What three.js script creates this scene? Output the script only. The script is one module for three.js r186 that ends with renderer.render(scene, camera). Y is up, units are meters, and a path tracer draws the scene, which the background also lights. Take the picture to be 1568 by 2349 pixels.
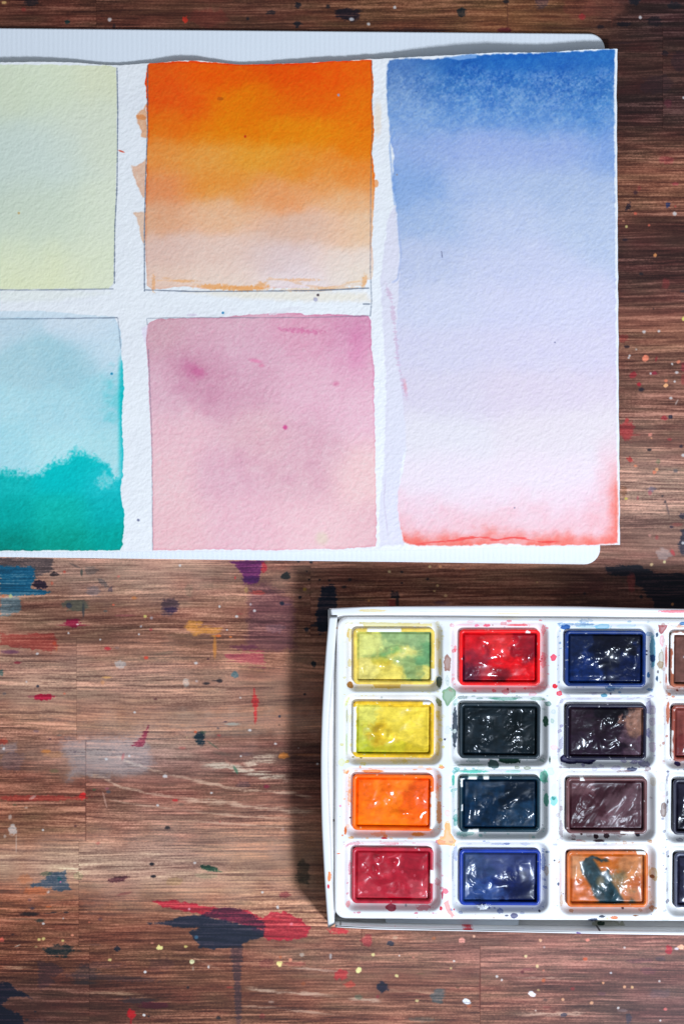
import * as THREE from 'three';
import { mergeGeometries } from 'three/addons/utils/BufferGeometryUtils.js';

// ---------------------------------------------------------------- camera, lamps, exposure
const S = 0.162e-3, D = 0.62, CX = 784, CY = 1174.5;      // metres per unit of the plan at table level, camera height, plan centre
const scene = new THREE.Scene();
scene.background = new THREE.Color(0.235, 0.278, 0.33);      // the pale room around the table
const camera = new THREE.PerspectiveCamera(2 * Math.atan(CY * S / D) * 180 / Math.PI, 683 / 1024, 0.05, 20);
camera.position.set(0, D, 0); camera.up.set(0, 0, -1); camera.lookAt(0, 0, 0);
camera.focus = 0.602; camera.userData.fStop = 8;
const renderer = new THREE.WebGLRenderer();
renderer.setSize(683, 1024);
renderer.toneMapping = THREE.LinearToneMapping;
renderer.toneMappingExposure = 1.0;
renderer.shadowMap.enabled = true;
function windowLight(name, w, h, dist, dir, color, intensity) {
  const l = new THREE.RectAreaLight(color, intensity, w, h);
  l.name = name;
  l.position.copy(new THREE.Vector3(...dir).normalize().multiplyScalar(dist)); l.lookAt(0, 0, 0);
  scene.add(l);
}
windowLight('window_light_key', 0.085, 0.11, 0.85, [13, 24, 15.5], new THREE.Color(0.83, 0.945, 1.1), 250);
windowLight('window_light_wide', 0.6, 0.6, 1.2, [11, 24, 13], new THREE.Color(0.78, 0.93, 1.14), 1.05);

// ---------------------------------------------------------------- helpers
const P = (x, y, h = 0) => new THREE.Vector3((x - CX) * S * (D - h) / D, h, (y - CY) * S * (D - h) / D);   // plan units, at a height
const unit = (h) => S * (D - h) / D;
const ss = (a, b, x) => { const t = Math.min(1, Math.max(0, (x - a) / (b - a))); return t * t * (3 - 2 * t); };
const mix = (a, b, t) => a + (b - a) * t, clamp = (x, a = 0, b = 1) => Math.min(b, Math.max(a, x));
function rng(seed) { let s = seed >>> 0; return () => { s = (s + 0x6d2b79f5) | 0; let t = Math.imul(s ^ (s >>> 15), 1 | s); t = (t + Math.imul(t ^ (t >>> 7), 61 | t)) ^ t; return ((t ^ (t >>> 14)) >>> 0) / 4294967296; }; }
function hash(x, y, s) { let h = Math.imul(x, 374761393) ^ Math.imul(y, 668265263) ^ Math.imul(s, 2147483647 ^ 0x5bd1e995); h = Math.imul(h ^ (h >>> 13), 1274126177); h = Math.imul(h ^ (h >>> 15), 2246822519); return ((h ^ (h >>> 16)) >>> 0) / 4294967296; }
function noise(x, y, s = 0) {
  const ix = Math.floor(x), iy = Math.floor(y); let fx = x - ix, fy = y - iy; fx = fx * fx * (3 - 2 * fx); fy = fy * fy * (3 - 2 * fy);
  const a = hash(ix, iy, s), b = hash(ix + 1, iy, s), c = hash(ix, iy + 1, s), d = hash(ix + 1, iy + 1, s);
  return a + (b - a) * fx + (c - a + (a - b - c + d) * fx) * fy;
}
function fbm(x, y, o = 3, s = 0) { let v = 0, a = 0.5, n = 0; for (let i = 0; i < o; i++) { v += a * noise(x, y, s + i * 17); n += a; a *= 0.5; x = x * 2.03 + 5.3; y = y * 2.03 + 1.7; } return v / n; }
const lin = (c) => { c /= 255; return c <= 0.04045 ? c / 12.92 : Math.pow((c + 0.055) / 1.055, 2.4); };
const enc = (l) => 255 * (l <= 0.0031308 ? l * 12.92 : 1.055 * Math.pow(l, 1 / 2.4) - 0.055);
const WHITE = [223, 231, 247].map(lin), TOP = 0.84;
const LUT = [0, 1, 2].map((k) => { const t = new Uint8Array(256 * 4); for (let i = 0; i < 1024; i++) t[i] = Math.round(clamp(enc(Math.min(0.95, lin(i / 4) / WHITE[k] * TOP)), 0, 255)); return t; });

// a sheet of colour laid over a rectangle of the plan
class Sheet {
  constructor(W, H, x0, y0, x1, y1) { Object.assign(this, { W, H, x0, y0, x1, y1, sx: W / (x1 - x0), sy: H / (y1 - y0) }); this.c = new Float32Array(W * H * 3); }
  each(xa, ya, xb, yb, f) {
    const i0 = Math.max(0, Math.floor((xa - this.x0) * this.sx)), i1 = Math.min(this.W, Math.ceil((xb - this.x0) * this.sx)), j0 = Math.max(0, Math.floor((ya - this.y0) * this.sy)), j1 = Math.min(this.H, Math.ceil((yb - this.y0) * this.sy));
    for (let j = j0; j < j1; j++) for (let i = i0; i < i1; i++) f(this.x0 + (i + 0.5) / this.sx, this.y0 + (j + 0.5) / this.sy, (j * this.W + i) * 3);
  }
  put(o, col, a) { const c = this.c; c[o] += (col[0] - c[o]) * a; c[o + 1] += (col[1] - c[o + 1]) * a; c[o + 2] += (col[2] - c[o + 2]) * a; }
  over(q, col, g) { const f = 0.72 + g * 0.56; return [col[0] * f, col[1] * f, col[2] * f]; }   // paint that lets the grain show
  fill(col) { this.each(-1e5, -1e5, 1e5, 1e5, (x, y, o) => this.put(o, col, 1)); }
  // round or oval stain with an uneven edge
  blot(cx, cy, rx, ry, ang, col, al = 1, o = {}) {
    const { rough = 0.35, soft = 0.12, ring = 0, streak = 0, seed = 0 } = o, R = Math.max(rx, ry) * 1.5 + 2, ca = Math.cos(ang), sa = Math.sin(ang), f = 1.3 / Math.max(3, Math.min(rx, ry)), sf = Math.max(soft, 0.7 / Math.min(rx, ry)), sd = seed + Math.round(cx * 7 + cy * 13);
    this.each(cx - R, cy - R, cx + R, cy + R, (x, y, q) => {
      const dx = x - cx, dy = y - cy, u = (dx * ca + dy * sa) / rx, v = (-dx * sa + dy * ca) / ry;
      let d = Math.sqrt(u * u + v * v); if (d > 1.6) return;
      d += (fbm(x * f, y * f, 3, sd) - 0.5) * rough * 1.6; if (streak) d += (this.grain(x, y) - 0.5) * streak;
      let a = 1 - ss(1 - sf, 1 + sf, d); if (a <= 0) return;
      if (ring) a *= mix(1 - ring, 1, ss(0.45, 0.95, d));
      let cc = col; if (streak) { const g = this.grain(x, y); a *= clamp(1 + (0.5 - g) * streak * 1.8, 0.2, 1.05); cc = this.over(q, col, g); }
      this.put(q, cc, Math.min(1, a * al));
    });
  }
  // many-sided stain
  poly(pts, col, al = 1, o = {}) {
    const { rough = 4, soft = 1.5, dark = 0, streak = 0, seed = 0, f = 0.12 } = o; let xa = 1e9, ya = 1e9, xb = -1e9, yb = -1e9;
    for (const [x, y] of pts) { xa = Math.min(xa, x); xb = Math.max(xb, x); ya = Math.min(ya, y); yb = Math.max(yb, y); }
    const m = rough + soft + 2;
    this.each(xa - m, ya - m, xb + m, yb + m, (x, y, q) => {
      let d = polyDist(pts, x, y); d += (fbm(x * f, y * f, 3, seed + 91) - 0.5) * rough * 2; if (streak) d += (this.grain(x, y) - 0.5) * streak * 16;
      let a = 1 - ss(-soft, soft, d); if (a <= 0) return;
      if (dark) a *= mix(1 - dark, 1, ss(-7, -1, d));
      let cc = col; if (streak) { const g = this.grain(x, y); a *= clamp(1 + (0.5 - g) * streak * 1.8, 0.2, 1.05); cc = this.over(q, col, g); }
      this.put(q, cc, Math.min(1, a * al));
    });
  }
  line(pts, w, col, al = 1, o = {}) {
    const { rough = 0.3, seed = 3, taper = 1 } = o;
    for (let k = 0; k + 1 < pts.length; k++) {
      const [ax, ay] = pts[k], [bx, by] = pts[k + 1], L = Math.hypot(bx - ax, by - ay), ux = (bx - ax) / L, uy = (by - ay) / L;
      this.each(Math.min(ax, bx) - w, Math.min(ay, by) - w, Math.max(ax, bx) + w, Math.max(ay, by) + w, (x, y, q) => {
        const t = (x - ax) * ux + (y - ay) * uy; if (t < 0 || t >= L) return;
        let e = 1; if (taper) { if (k === 0) e *= ss(0, L * 0.5, t); if (k === pts.length - 2) e *= 1 - ss(L * 0.5, L, t); }
        const d = Math.abs(-(x - ax) * uy + (y - ay) * ux) + (fbm(x * 0.05, y * 0.3, 2, seed) - 0.5) * w * rough;
        const a = (1 - ss(w * 0.1, w * 0.6 + 0.3, d)) * e * (this.grain ? clamp(0.25 + this.grain(x, y) * 1.3) : 1); if (a > 0) this.put(q, col, a * al);
      });
    }
  }
  texture() {
    const d = new Uint8Array(this.W * this.H * 4), c = this.c;
    for (let i = 0; i < this.W * this.H; i++) { for (let k = 0; k < 3; k++) d[i * 4 + k] = LUT[k][clamp(Math.round(c[i * 3 + k] * 4), 0, 1020)]; d[i * 4 + 3] = 255; }
    const t = new THREE.DataTexture(d, this.W, this.H, THREE.RGBAFormat); t.colorSpace = THREE.SRGBColorSpace; t.magFilter = t.minFilter = THREE.LinearFilter; t.needsUpdate = true; return t;
  }
  uv(x, y) { return [(x - this.x0) / (this.x1 - this.x0), (y - this.y0) / (this.y1 - this.y0)]; }
}
function polyDist(pts, x, y) {   // signed distance, negative inside
  let d = 1e12, inside = false;
  for (let i = 0, j = pts.length - 1; i < pts.length; j = i++) {
    const [xi, yi] = pts[i], [xj, yj] = pts[j], ex = xj - xi, ey = yj - yi, wx = x - xi, wy = y - yi, t = clamp((wx * ex + wy * ey) / (ex * ex + ey * ey)), px = wx - ex * t, py = wy - ey * t;
    d = Math.min(d, px * px + py * py);
    if ((yi > y) !== (yj > y) && x < (ex) * (y - yi) / (yj - yi) + xi) inside = !inside;
  }
  return inside ? -Math.sqrt(d) : Math.sqrt(d);
}
// soft colour field through scattered points [x, y, r, g, b]
function field(pts, x0, y0, x1, y1, wx, wy, nx = 60, ny = 60) {
  const g = new Float32Array((nx + 1) * (ny + 1) * 3);
  for (let j = 0; j <= ny; j++) for (let i = 0; i <= nx; i++) {
    const x = mix(x0, x1, i / nx), y = mix(y0, y1, j / ny); let w = 0, r = 0, gg = 0, b = 0;
    for (const p of pts) { const dx = (x - p[0]) / wx, dy = (y - p[1]) / wy, k = Math.exp(-(dx * dx + dy * dy)) + 1e-4 / (1 + (dx * dx + dy * dy) ** 2); w += k; r += k * p[2]; gg += k * p[3]; b += k * p[4]; }
    const o = (j * (nx + 1) + i) * 3; g[o] = r / w; g[o + 1] = gg / w; g[o + 2] = b / w;
  }
  return (x, y) => {
    const u = clamp((x - x0) / (x1 - x0)) * nx, v = clamp((y - y0) / (y1 - y0)) * ny, i = Math.min(nx - 1, Math.floor(u)), j = Math.min(ny - 1, Math.floor(v)), fx = u - i, fy = v - j, o = (j * (nx + 1) + i) * 3, q = o + (nx + 1) * 3, out = [0, 0, 0];
    for (let k = 0; k < 3; k++) out[k] = mix(mix(g[o + k], g[o + 3 + k], fx), mix(g[q + k], g[q + 3 + k], fx), fy);
    return out;
  };
}
function greyTexture(W, H, f) {
  const d = new Uint8Array(W * H * 4); for (let j = 0; j < H; j++) for (let i = 0; i < W; i++) { const v = clamp(f(i, j)) * 255, o = (j * W + i) * 4; d[o] = d[o + 1] = d[o + 2] = v; d[o + 3] = 255; }
  const t = new THREE.DataTexture(d, W, H, THREE.RGBAFormat); t.magFilter = t.minFilter = THREE.LinearFilter; t.needsUpdate = true; return t;
}
function geo(pos, uv, idx) {
  const g = new THREE.BufferGeometry(); g.setAttribute('position', new THREE.Float32BufferAttribute(pos, 3)); if (uv) g.setAttribute('uv', new THREE.Float32BufferAttribute(uv, 2)); g.setIndex(idx); g.computeVertexNormals(); return g;
}
function mesh(name, g, m, parent = scene) { const o = new THREE.Mesh(g, m); o.name = name; o.castShadow = o.receiveShadow = true; parent.add(o); return o; }
function tag(o, label, category, group) { o.userData = { label, category }; if (group) o.userData.group = group; return o; }
const used = {}; const numbered = (n) => { const k = used[n] = (used[n] ?? -1) + 1; return k ? n + '_' + String(k).padStart(3, '0') : n; };
function thing(name, label, category, group) { const o = new THREE.Group(); o.name = numbered(name); scene.add(o); return tag(o, label, category, group); }

// crops of the plan in which stains were measured: origin and scale
const CROP = {
  a: [0, 1274, 0.2604], b: [392, 1274, 0.2396], c: [0, 1600.7, 0.2604], d: [392, 1600.7, 0.2396], e: [0, 1943.7, 0.2604], f: [326.7, 1943.7, 0.3125], g: [775.8, 2123.3, 0.2604], h: [1159.7, 2123.3, 0.2604],
  i: [1388.3, 81.7, 0.2781], j: [1388.3, 718.7, 0.2921], k: [620.7, 1274, 0.6042], t: [0, 0, 1], p: [718.7, 1372, 0.2709], q: [1143.3, 1372, 0.2709], r: [718.7, 1755.8, 0.2709], s: [1143.3, 1755.8, 0.2709],
};
const at = (k, pts) => pts.map(([x, y]) => [CROP[k][0] + x * CROP[k][2], CROP[k][1] + y * CROP[k][2]]);
const W_ = [208, 209, 218];

// ---------------------------------------------------------------- the table
const ROWS = [-870, -635, -402, -169, 64, 297, 530, 763, 996, 1229, 1463, 1697, 1930, 2170, 2405, 2640, 2875, 3110];
const tr = rng(11), STAVES = [];
const SEAMS = { 3: [1163, 1402], 4: [430], 11: [197], 12: [829], 13: [1100] };
for (let r = 0; r + 1 < ROWS.length; r++) {
  const own = SEAMS[r] ?? [], xs = [...own]; let x = own.length ? own[0] - 620 - tr() * 500 : 420 + tr() * 700;
  while (x > -1500) { xs.push(x); x -= 700 + tr() * 600; }
  x = own.length ? own[own.length - 1] + 620 + tr() * 500 : Math.max(...xs) + 700 + tr() * 600;
  while (x < 3100) { xs.push(x); x += 700 + tr() * 600; }
  xs.push(-1600, 3200); xs.sort((a, b) => a - b);
  for (let i = 0; i + 1 < xs.length; i++) STAVES.push({ r, x0: xs[i], x1: xs[i + 1], tone: tr() - 0.5, off: Math.floor(tr() * 4000) });
}
const tableTex = (() => {
  const s = new Sheet(2048, 2048, -240, -100, 1808, 2449);
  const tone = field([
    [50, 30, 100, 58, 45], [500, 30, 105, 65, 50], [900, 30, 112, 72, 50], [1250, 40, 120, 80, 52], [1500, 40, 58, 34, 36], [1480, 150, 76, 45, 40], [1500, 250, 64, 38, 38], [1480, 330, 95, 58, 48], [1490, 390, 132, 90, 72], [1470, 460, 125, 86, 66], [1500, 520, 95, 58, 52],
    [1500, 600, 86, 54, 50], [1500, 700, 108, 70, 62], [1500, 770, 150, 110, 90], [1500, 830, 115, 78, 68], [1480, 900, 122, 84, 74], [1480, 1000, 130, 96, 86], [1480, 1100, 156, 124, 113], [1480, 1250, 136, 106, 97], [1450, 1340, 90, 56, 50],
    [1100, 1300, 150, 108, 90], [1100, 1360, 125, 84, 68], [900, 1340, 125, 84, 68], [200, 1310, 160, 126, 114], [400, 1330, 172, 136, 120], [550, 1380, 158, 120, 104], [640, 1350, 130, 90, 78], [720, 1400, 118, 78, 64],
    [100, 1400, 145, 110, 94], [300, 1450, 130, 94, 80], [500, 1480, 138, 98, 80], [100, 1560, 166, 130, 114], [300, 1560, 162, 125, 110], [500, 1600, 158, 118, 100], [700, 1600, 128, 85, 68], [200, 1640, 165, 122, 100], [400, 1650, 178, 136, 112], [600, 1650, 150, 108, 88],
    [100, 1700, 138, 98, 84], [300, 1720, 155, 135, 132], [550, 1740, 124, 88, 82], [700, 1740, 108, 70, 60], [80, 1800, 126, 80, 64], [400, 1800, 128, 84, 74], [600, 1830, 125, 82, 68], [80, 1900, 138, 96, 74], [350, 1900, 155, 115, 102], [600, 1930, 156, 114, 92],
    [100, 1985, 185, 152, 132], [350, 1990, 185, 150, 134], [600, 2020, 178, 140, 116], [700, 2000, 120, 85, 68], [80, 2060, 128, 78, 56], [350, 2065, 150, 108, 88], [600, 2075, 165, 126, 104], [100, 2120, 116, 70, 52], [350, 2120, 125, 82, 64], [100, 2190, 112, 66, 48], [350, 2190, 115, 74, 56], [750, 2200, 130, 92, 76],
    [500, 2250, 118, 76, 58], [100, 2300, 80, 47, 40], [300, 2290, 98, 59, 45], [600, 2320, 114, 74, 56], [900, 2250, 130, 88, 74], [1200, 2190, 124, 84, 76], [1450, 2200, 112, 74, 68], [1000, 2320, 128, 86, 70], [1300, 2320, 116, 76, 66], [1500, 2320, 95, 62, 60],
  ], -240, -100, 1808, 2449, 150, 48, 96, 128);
  const owner = (x, y) => { for (const t of STAVES) if (y >= ROWS[t.r] && y < ROWS[t.r + 1] && x >= t.x0 && x < t.x1) return t; return STAVES[0]; };
  const G = new Float32Array(s.W * s.H); let cur = null;
  s.grain = (x, y) => { const i = clamp(Math.floor((x - s.x0) * s.sx), 0, s.W - 1), j = clamp(Math.floor((y - s.y0) * s.sy), 0, s.H - 1); return G[j * s.W + i]; };
  s.each(-1e5, -1e5, 1e5, 1e5, (x, y, q) => {
    if (!cur || x < cur.x0 || x >= cur.x1 || y < ROWS[cur.r] || y >= ROWS[cur.r + 1]) cur = owner(x, y);
    const o = cur.off, wv = (noise(x / 420, y / 90 + o, 5) - 0.5) * 13 + (noise(x / 90, y / 30 + o, 6) - 0.5) * 2, yy = y + wv;
    const g1 = fbm(x / 190 + o, yy / 3.6, 3, 21), g2 = fbm(x / 60 + o, yy / 1.9, 2, 33), g4 = noise(x / 38 + o, yy / 2.6, 35), g3 = noise(x / 520 + o, yy / 13, 44), pore = noise(x / 26 + o, y / 1.9, 55), fine = noise(x / 3.2, y / 1.6, 66);
    let v = (g1 - 0.5) * 1.3 + (g2 - 0.5) * 1.1 + (g4 - 0.5) * 0.5 + (g3 - 0.5) * 0.45 + (fine - 0.5) * 0.5; v = clamp(v * (0.65 + 0.9 * noise(x / 210, y / 40, 46)) + (fbm(x / 190, y / 30, 3, 47) - 0.5) * 0.5, -1, 1);
    G[q / 3] = clamp(0.5 + v * 0.75);
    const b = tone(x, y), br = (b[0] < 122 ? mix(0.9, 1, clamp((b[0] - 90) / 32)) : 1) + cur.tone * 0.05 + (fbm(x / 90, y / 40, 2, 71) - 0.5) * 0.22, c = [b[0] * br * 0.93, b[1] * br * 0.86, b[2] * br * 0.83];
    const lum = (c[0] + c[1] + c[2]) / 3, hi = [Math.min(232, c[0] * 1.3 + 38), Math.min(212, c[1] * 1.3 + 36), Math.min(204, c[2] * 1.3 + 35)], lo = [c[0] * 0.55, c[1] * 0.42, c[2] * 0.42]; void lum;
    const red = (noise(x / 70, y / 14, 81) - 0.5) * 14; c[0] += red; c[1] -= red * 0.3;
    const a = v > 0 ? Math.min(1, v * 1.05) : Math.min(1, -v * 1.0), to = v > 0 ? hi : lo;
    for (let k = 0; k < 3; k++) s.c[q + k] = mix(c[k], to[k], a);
    if (pore > 0.8) s.put(q, lo, (pore - 0.8) * 2.2);
    const e = Math.min(x - cur.x0, cur.x1 - x), ey = Math.min(y - ROWS[cur.r], ROWS[cur.r + 1] - y);
    const nx = x - cur.x0 < cur.x1 - x ? cur.x0 : cur.x1, sm = (SEAMS[cur.r] ?? []).includes(nx) ? 1 : 0.1; if (e < 2.2) s.put(q, [98, 54, 46], 0.34 * sm * (0.4 + noise(3, y / 14, 9))); if (ey < 1.3) s.put(q, [80, 50, 44], 0.3 * ss(0.45, 0.8, noise(x / 120, ROWS[cur.r], 9)));
  });
  const T = (k, list, def = {}) => { const [ox, oy, m] = CROP[k]; for (const [x, y, rx, ry = rx, col, al = 1, deg = 0, o = {}] of list) { const big = Math.min(rx, ry) * m > 5, sh = big ? 1 : 0.9; s.blot(ox + x * m, oy + y * m, Math.max(1.5, rx * m * sh), Math.max(1.2, ry * m * sh), deg * Math.PI / 180, col, big ? al : al * 0.78, { rough: big ? 0.6 : 0.4, streak: big ? 0.4 : 0, soft: big ? 0.2 : 0.42, ...def, ...o }); } };
  const G_ = (k, pts, col, al, o = {}) => s.poly(at(k, pts), col, al, { rough: 4.5, soft: 2.2, streak: 0.4, ...o });
  const L = (k, pts, w, col, al) => s.line(at(k, pts), w * CROP[k][2] * 1.7, col, al * 0.8, { rough: 0.9 });
  const K = [24, 22, 30];
  // worn, greyed areas
  for (const [x, y, rx, ry, al] of [[320, 1575, 420, 75, 0.3], [330, 1300, 300, 60, 0.3], [330, 1735, 230, 50, 0.26], [330, 1995, 420, 70, 0.34], [560, 1900, 240, 60, 0.2], [1490, 1130, 120, 110, 0.28], [1100, 2190, 420, 40, 0.16], [560, 1660, 300, 26, 0.3]]) s.blot(x, y, rx, ry, 0, [192, 166, 156], al, { soft: 0.75, rough: 0.9, streak: 0.9 });
  // paler growth rings of the wood
  const pale = [218, 186, 166];
  L('c', [[1000, 500], [1150, 575], [1450, 670], [1600, 700]], 18, pale, 0.8); L('c', [[770, 685], [900, 700], [1050, 780], [1300, 840], [1600, 880]], 16, pale, 0.75); L('c', [[920, 890], [1200, 940], [1600, 988]], 13, pale, 0.6);
  L('d', [[0, 740], [250, 795], [600, 870], [1150, 915], [1400, 960]], 20, pale, 0.75); L('d', [[0, 960], [450, 1000], [700, 1035], [1100, 1075], [1420, 1100]], 30, pale, 0.8); L('d', [[0, 1060], [600, 1130], [1300, 1170]], 16, pale, 0.6); L('d', [[0, 1165], [700, 1215], [1300, 1245]], 14, pale, 0.5);
  L('d', [[250, 640], [560, 660], [800, 730], [1180, 785]], 42, [216, 208, 192], 0.85); L('d', [[700, 670], [790, 600], [1060, 555]], 60, [226, 206, 188], 0.8);
  L('f', [[720, 1030], [950, 1055], [1500, 1100]], 16, [198, 174, 160], 0.8); L('f', [[650, 1165], [1000, 1180], [1500, 1240]], 14, [190, 165, 152], 0.6); L('f', [[1040, 880], [1300, 900], [1568, 925]], 12, [205, 180, 170], 0.7);
  L('g', [[60, 650], [240, 655], [400, 668]], 20, [205, 180, 165], 0.8); L('g', [[300, 570], [700, 580], [900, 600]], 16, [190, 155, 130], 0.5);
  L('h', [[0, 775], [500, 780], [730, 770]], 22, [198, 170, 155], 0.8); L('h', [[0, 458], [300, 462], [620, 465]], 16, [190, 160, 145], 0.7); L('f', [[200, 790], [350, 800], [640, 930]], 10, pale, 0.3);
  L('e', [[700, 1290], [1000, 1285], [1400, 1320]], 22, [190, 155, 130], 0.6); L('e', [[0, 1055], [170, 1060], [330, 1072]], 18, [200, 165, 140], 0.6);
  // stains left of the box, above, with a highlight painted on the crimson one
  G_('a', [[0, 20], [470, 25], [460, 140], [300, 200], [0, 110]], [70, 60, 66], 0.78); G_('a', [[0, 95], [290, 100], [310, 200], [270, 290], [450, 325], [380, 350], [200, 362], [0, 350]], [8, 84, 122], 0.95); G_('a', [[0, 350], [185, 365], [170, 500], [0, 545]], [62, 122, 150], 0.55);
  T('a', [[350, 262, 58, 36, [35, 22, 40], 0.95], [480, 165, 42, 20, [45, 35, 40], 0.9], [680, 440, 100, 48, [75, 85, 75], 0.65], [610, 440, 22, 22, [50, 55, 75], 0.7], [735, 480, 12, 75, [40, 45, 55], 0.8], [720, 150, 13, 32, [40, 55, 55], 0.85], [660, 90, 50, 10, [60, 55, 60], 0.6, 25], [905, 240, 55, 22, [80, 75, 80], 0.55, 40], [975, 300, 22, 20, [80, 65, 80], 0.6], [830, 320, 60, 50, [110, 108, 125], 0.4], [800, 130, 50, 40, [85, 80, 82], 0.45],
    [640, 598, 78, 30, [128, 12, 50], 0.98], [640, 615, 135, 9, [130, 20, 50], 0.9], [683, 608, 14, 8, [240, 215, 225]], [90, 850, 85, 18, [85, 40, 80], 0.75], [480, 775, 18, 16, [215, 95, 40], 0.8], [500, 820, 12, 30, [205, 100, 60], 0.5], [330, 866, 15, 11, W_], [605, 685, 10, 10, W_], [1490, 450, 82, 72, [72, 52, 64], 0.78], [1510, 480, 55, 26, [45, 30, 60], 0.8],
    [1185, 375, 26, 15, [205, 120, 60], 0.75], [1280, 538, 17, 15, [208, 198, 110]], [1335, 553, 15, 14, [170, 175, 195], 0.7], [95, 358, 18, 18, [190, 200, 140]], [30, 360, 15, 12, [200, 110, 70]], [950, 820, 32, 17, [185, 36, 50], 0.95], [1030, 815, 26, 12, [110, 90, 95], 0.6], [1288, 903, 22, 15, [216, 66, 48]], [155, 945, 38, 11, [120, 20, 40], 0.9], [335, 1153, 14, 14, [25, 35, 55]], [390, 1250, 82, 25, [168, 10, 50], 0.96], [280, 1245, 40, 12, [130, 50, 70], 0.6], [1370, 1265, 17, 9, [80, 40, 45]],
    [940, 1075, 45, 9, [230, 170, 90], 0.75], [905, 1120, 18, 20, [225, 150, 90], 0.5], [1060, 960, 45, 32, [190, 195, 205], 0.5], [1100, 530, 100, 11, [160, 70, 90], 0.4], [570, 145, 15, 14, [180, 60, 50], 0.8], [460, 245, 14, 16, [190, 80, 60], 0.7], [1000, 435, 12, 10, [210, 95, 70]], [1045, 185, 14, 10, [205, 100, 90], 0.7], [235, 1113, 10, 10, W_, 0.7], [885, 742, 9, 9, W_], [1225, 695, 9, 9, W_], [1243, 625, 11, 10, [190, 195, 215], 0.8], [10, 1035, 26, 26, [60, 90, 90], 0.8], [930, 490, 22, 10, [60, 75, 80], 0.7], [1330, 655, 14, 13, [165, 50, 60], 0.8], [570, 1218, 15, 10, [215, 100, 75], 0.8], [40, 1218, 18, 12, [75, 70, 80], 0.8], [845, 905, 16, 8, [110, 70, 60], 0.7, 40], [1450, 860, 90, 12, [100, 95, 80], 0.4, -8], [0, 0, 1, 1, K, 0]]);
  G_('a', [[0, 685], [470, 692], [520, 800], [450, 852], [150, 800], [0, 785]], [152, 42, 38], 0.6, { streak: 0.6 });
  // above and left of the box
  G_('b', [[740, 265], [900, 265], [1180, 420], [1190, 900], [900, 920], [720, 880], [740, 400]], [84, 44, 64], 0.5, { rough: 10, soft: 10 });
  G_('b', [[560, 65], [700, 40], [890, 40], [850, 170], [815, 260], [700, 268], [690, 180], [640, 110]], [94, 28, 90], 0.9); G_('b', [[500, 932], [880, 905], [900, 1060], [680, 1052], [540, 1000]], [192, 60, 92], 0.52, { streak: 0.7 });
  G_('b', [[135, 735], [170, 620], [300, 650], [270, 690], [480, 680], [492, 722], [420, 758], [200, 752]], [222, 148, 66], 0.75, { streak: 0.6 });
  G_('b', [[1440, 290], [1560, 285], [1600, 500], [1500, 742], [1420, 742], [1385, 640], [1410, 430]], [16, 22, 42], 0.95); G_('b', [[795, 1280], [832, 1400], [822, 1560], [806, 1620], [800, 1560], [780, 1400]], [192, 46, 48], 0.9, { rough: 2 });
  T('b', [[760, 230, 70, 30, [60, 20, 80], 0.6], [890, 120, 28, 46, [172, 40, 55], 0.8], [825, 360, 62, 22, [190, 72, 64], 0.65], [700, 880, 115, 26, [90, 35, 65], 0.55], [420, 880, 19, 105, [206, 130, 50], 0.75], [455, 770, 30, 13, [226, 110, 44]], [570, 780, 17, 9, [220, 120, 60]], [1280, 325, 19, 18, [165, 130, 45], 0.9], [1100, 195, 34, 30, [28, 34, 36]], [1062, 460, 22, 19, [18, 26, 55]], [1110, 470, 50, 12, [60, 40, 70], 0.5], [1240, 400, 14, 14, K], [1220, 55, 16, 14, K], [1340, 65, 18, 14, K], [1425, 232, 10, 9, K], [1515, 238, 11, 9, K], [1320, 232, 8, 8, K], [1300, 152, 10, 8, K],
    [1298, 710, 21, 22, [22, 26, 40]], [1370, 670, 40, 14, [20, 24, 40], 0.9], [1368, 1045, 24, 36, [22, 28, 36]], [1280, 1330, 15, 12, K], [612, 1140, 34, 36, [84, 112, 122], 0.85], [465, 1202, 31, 19, K], [430, 1200, 45, 6, K, 0.8], [340, 1226, 33, 14, K], [88, 97, 15, 13, W_], [465, 490, 11, 14, W_], [630, 585, 17, 14, W_], [800, 530, 16, 14, W_], [762, 470, 11, 14, [200, 195, 210], 0.8], [240, 1030, 20, 14, W_], [537, 714, 12, 8, W_], [665, 1362, 12, 10, W_, 0.7], [615, 215, 9, 17, [188, 50, 55]], [720, 330, 18, 28, [195, 170, 85], 0.45], [150, 1215, 32, 36, [200, 196, 196], 0.5], [245, 1205, 14, 12, [190, 185, 200], 0.6], [660, 560, 34, 9, [150, 60, 60], 0.5], [355, 992, 14, 10, [60, 30, 40]], [1430, 1125, 26, 9, [190, 130, 110], 0.5], [175, 330, 40, 60, [120, 105, 90], 0.35], [850, 1105, 40, 10, [180, 130, 90], 0.4], [1000, 700, 90, 40, [150, 120, 135], 0.3]]);
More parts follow.
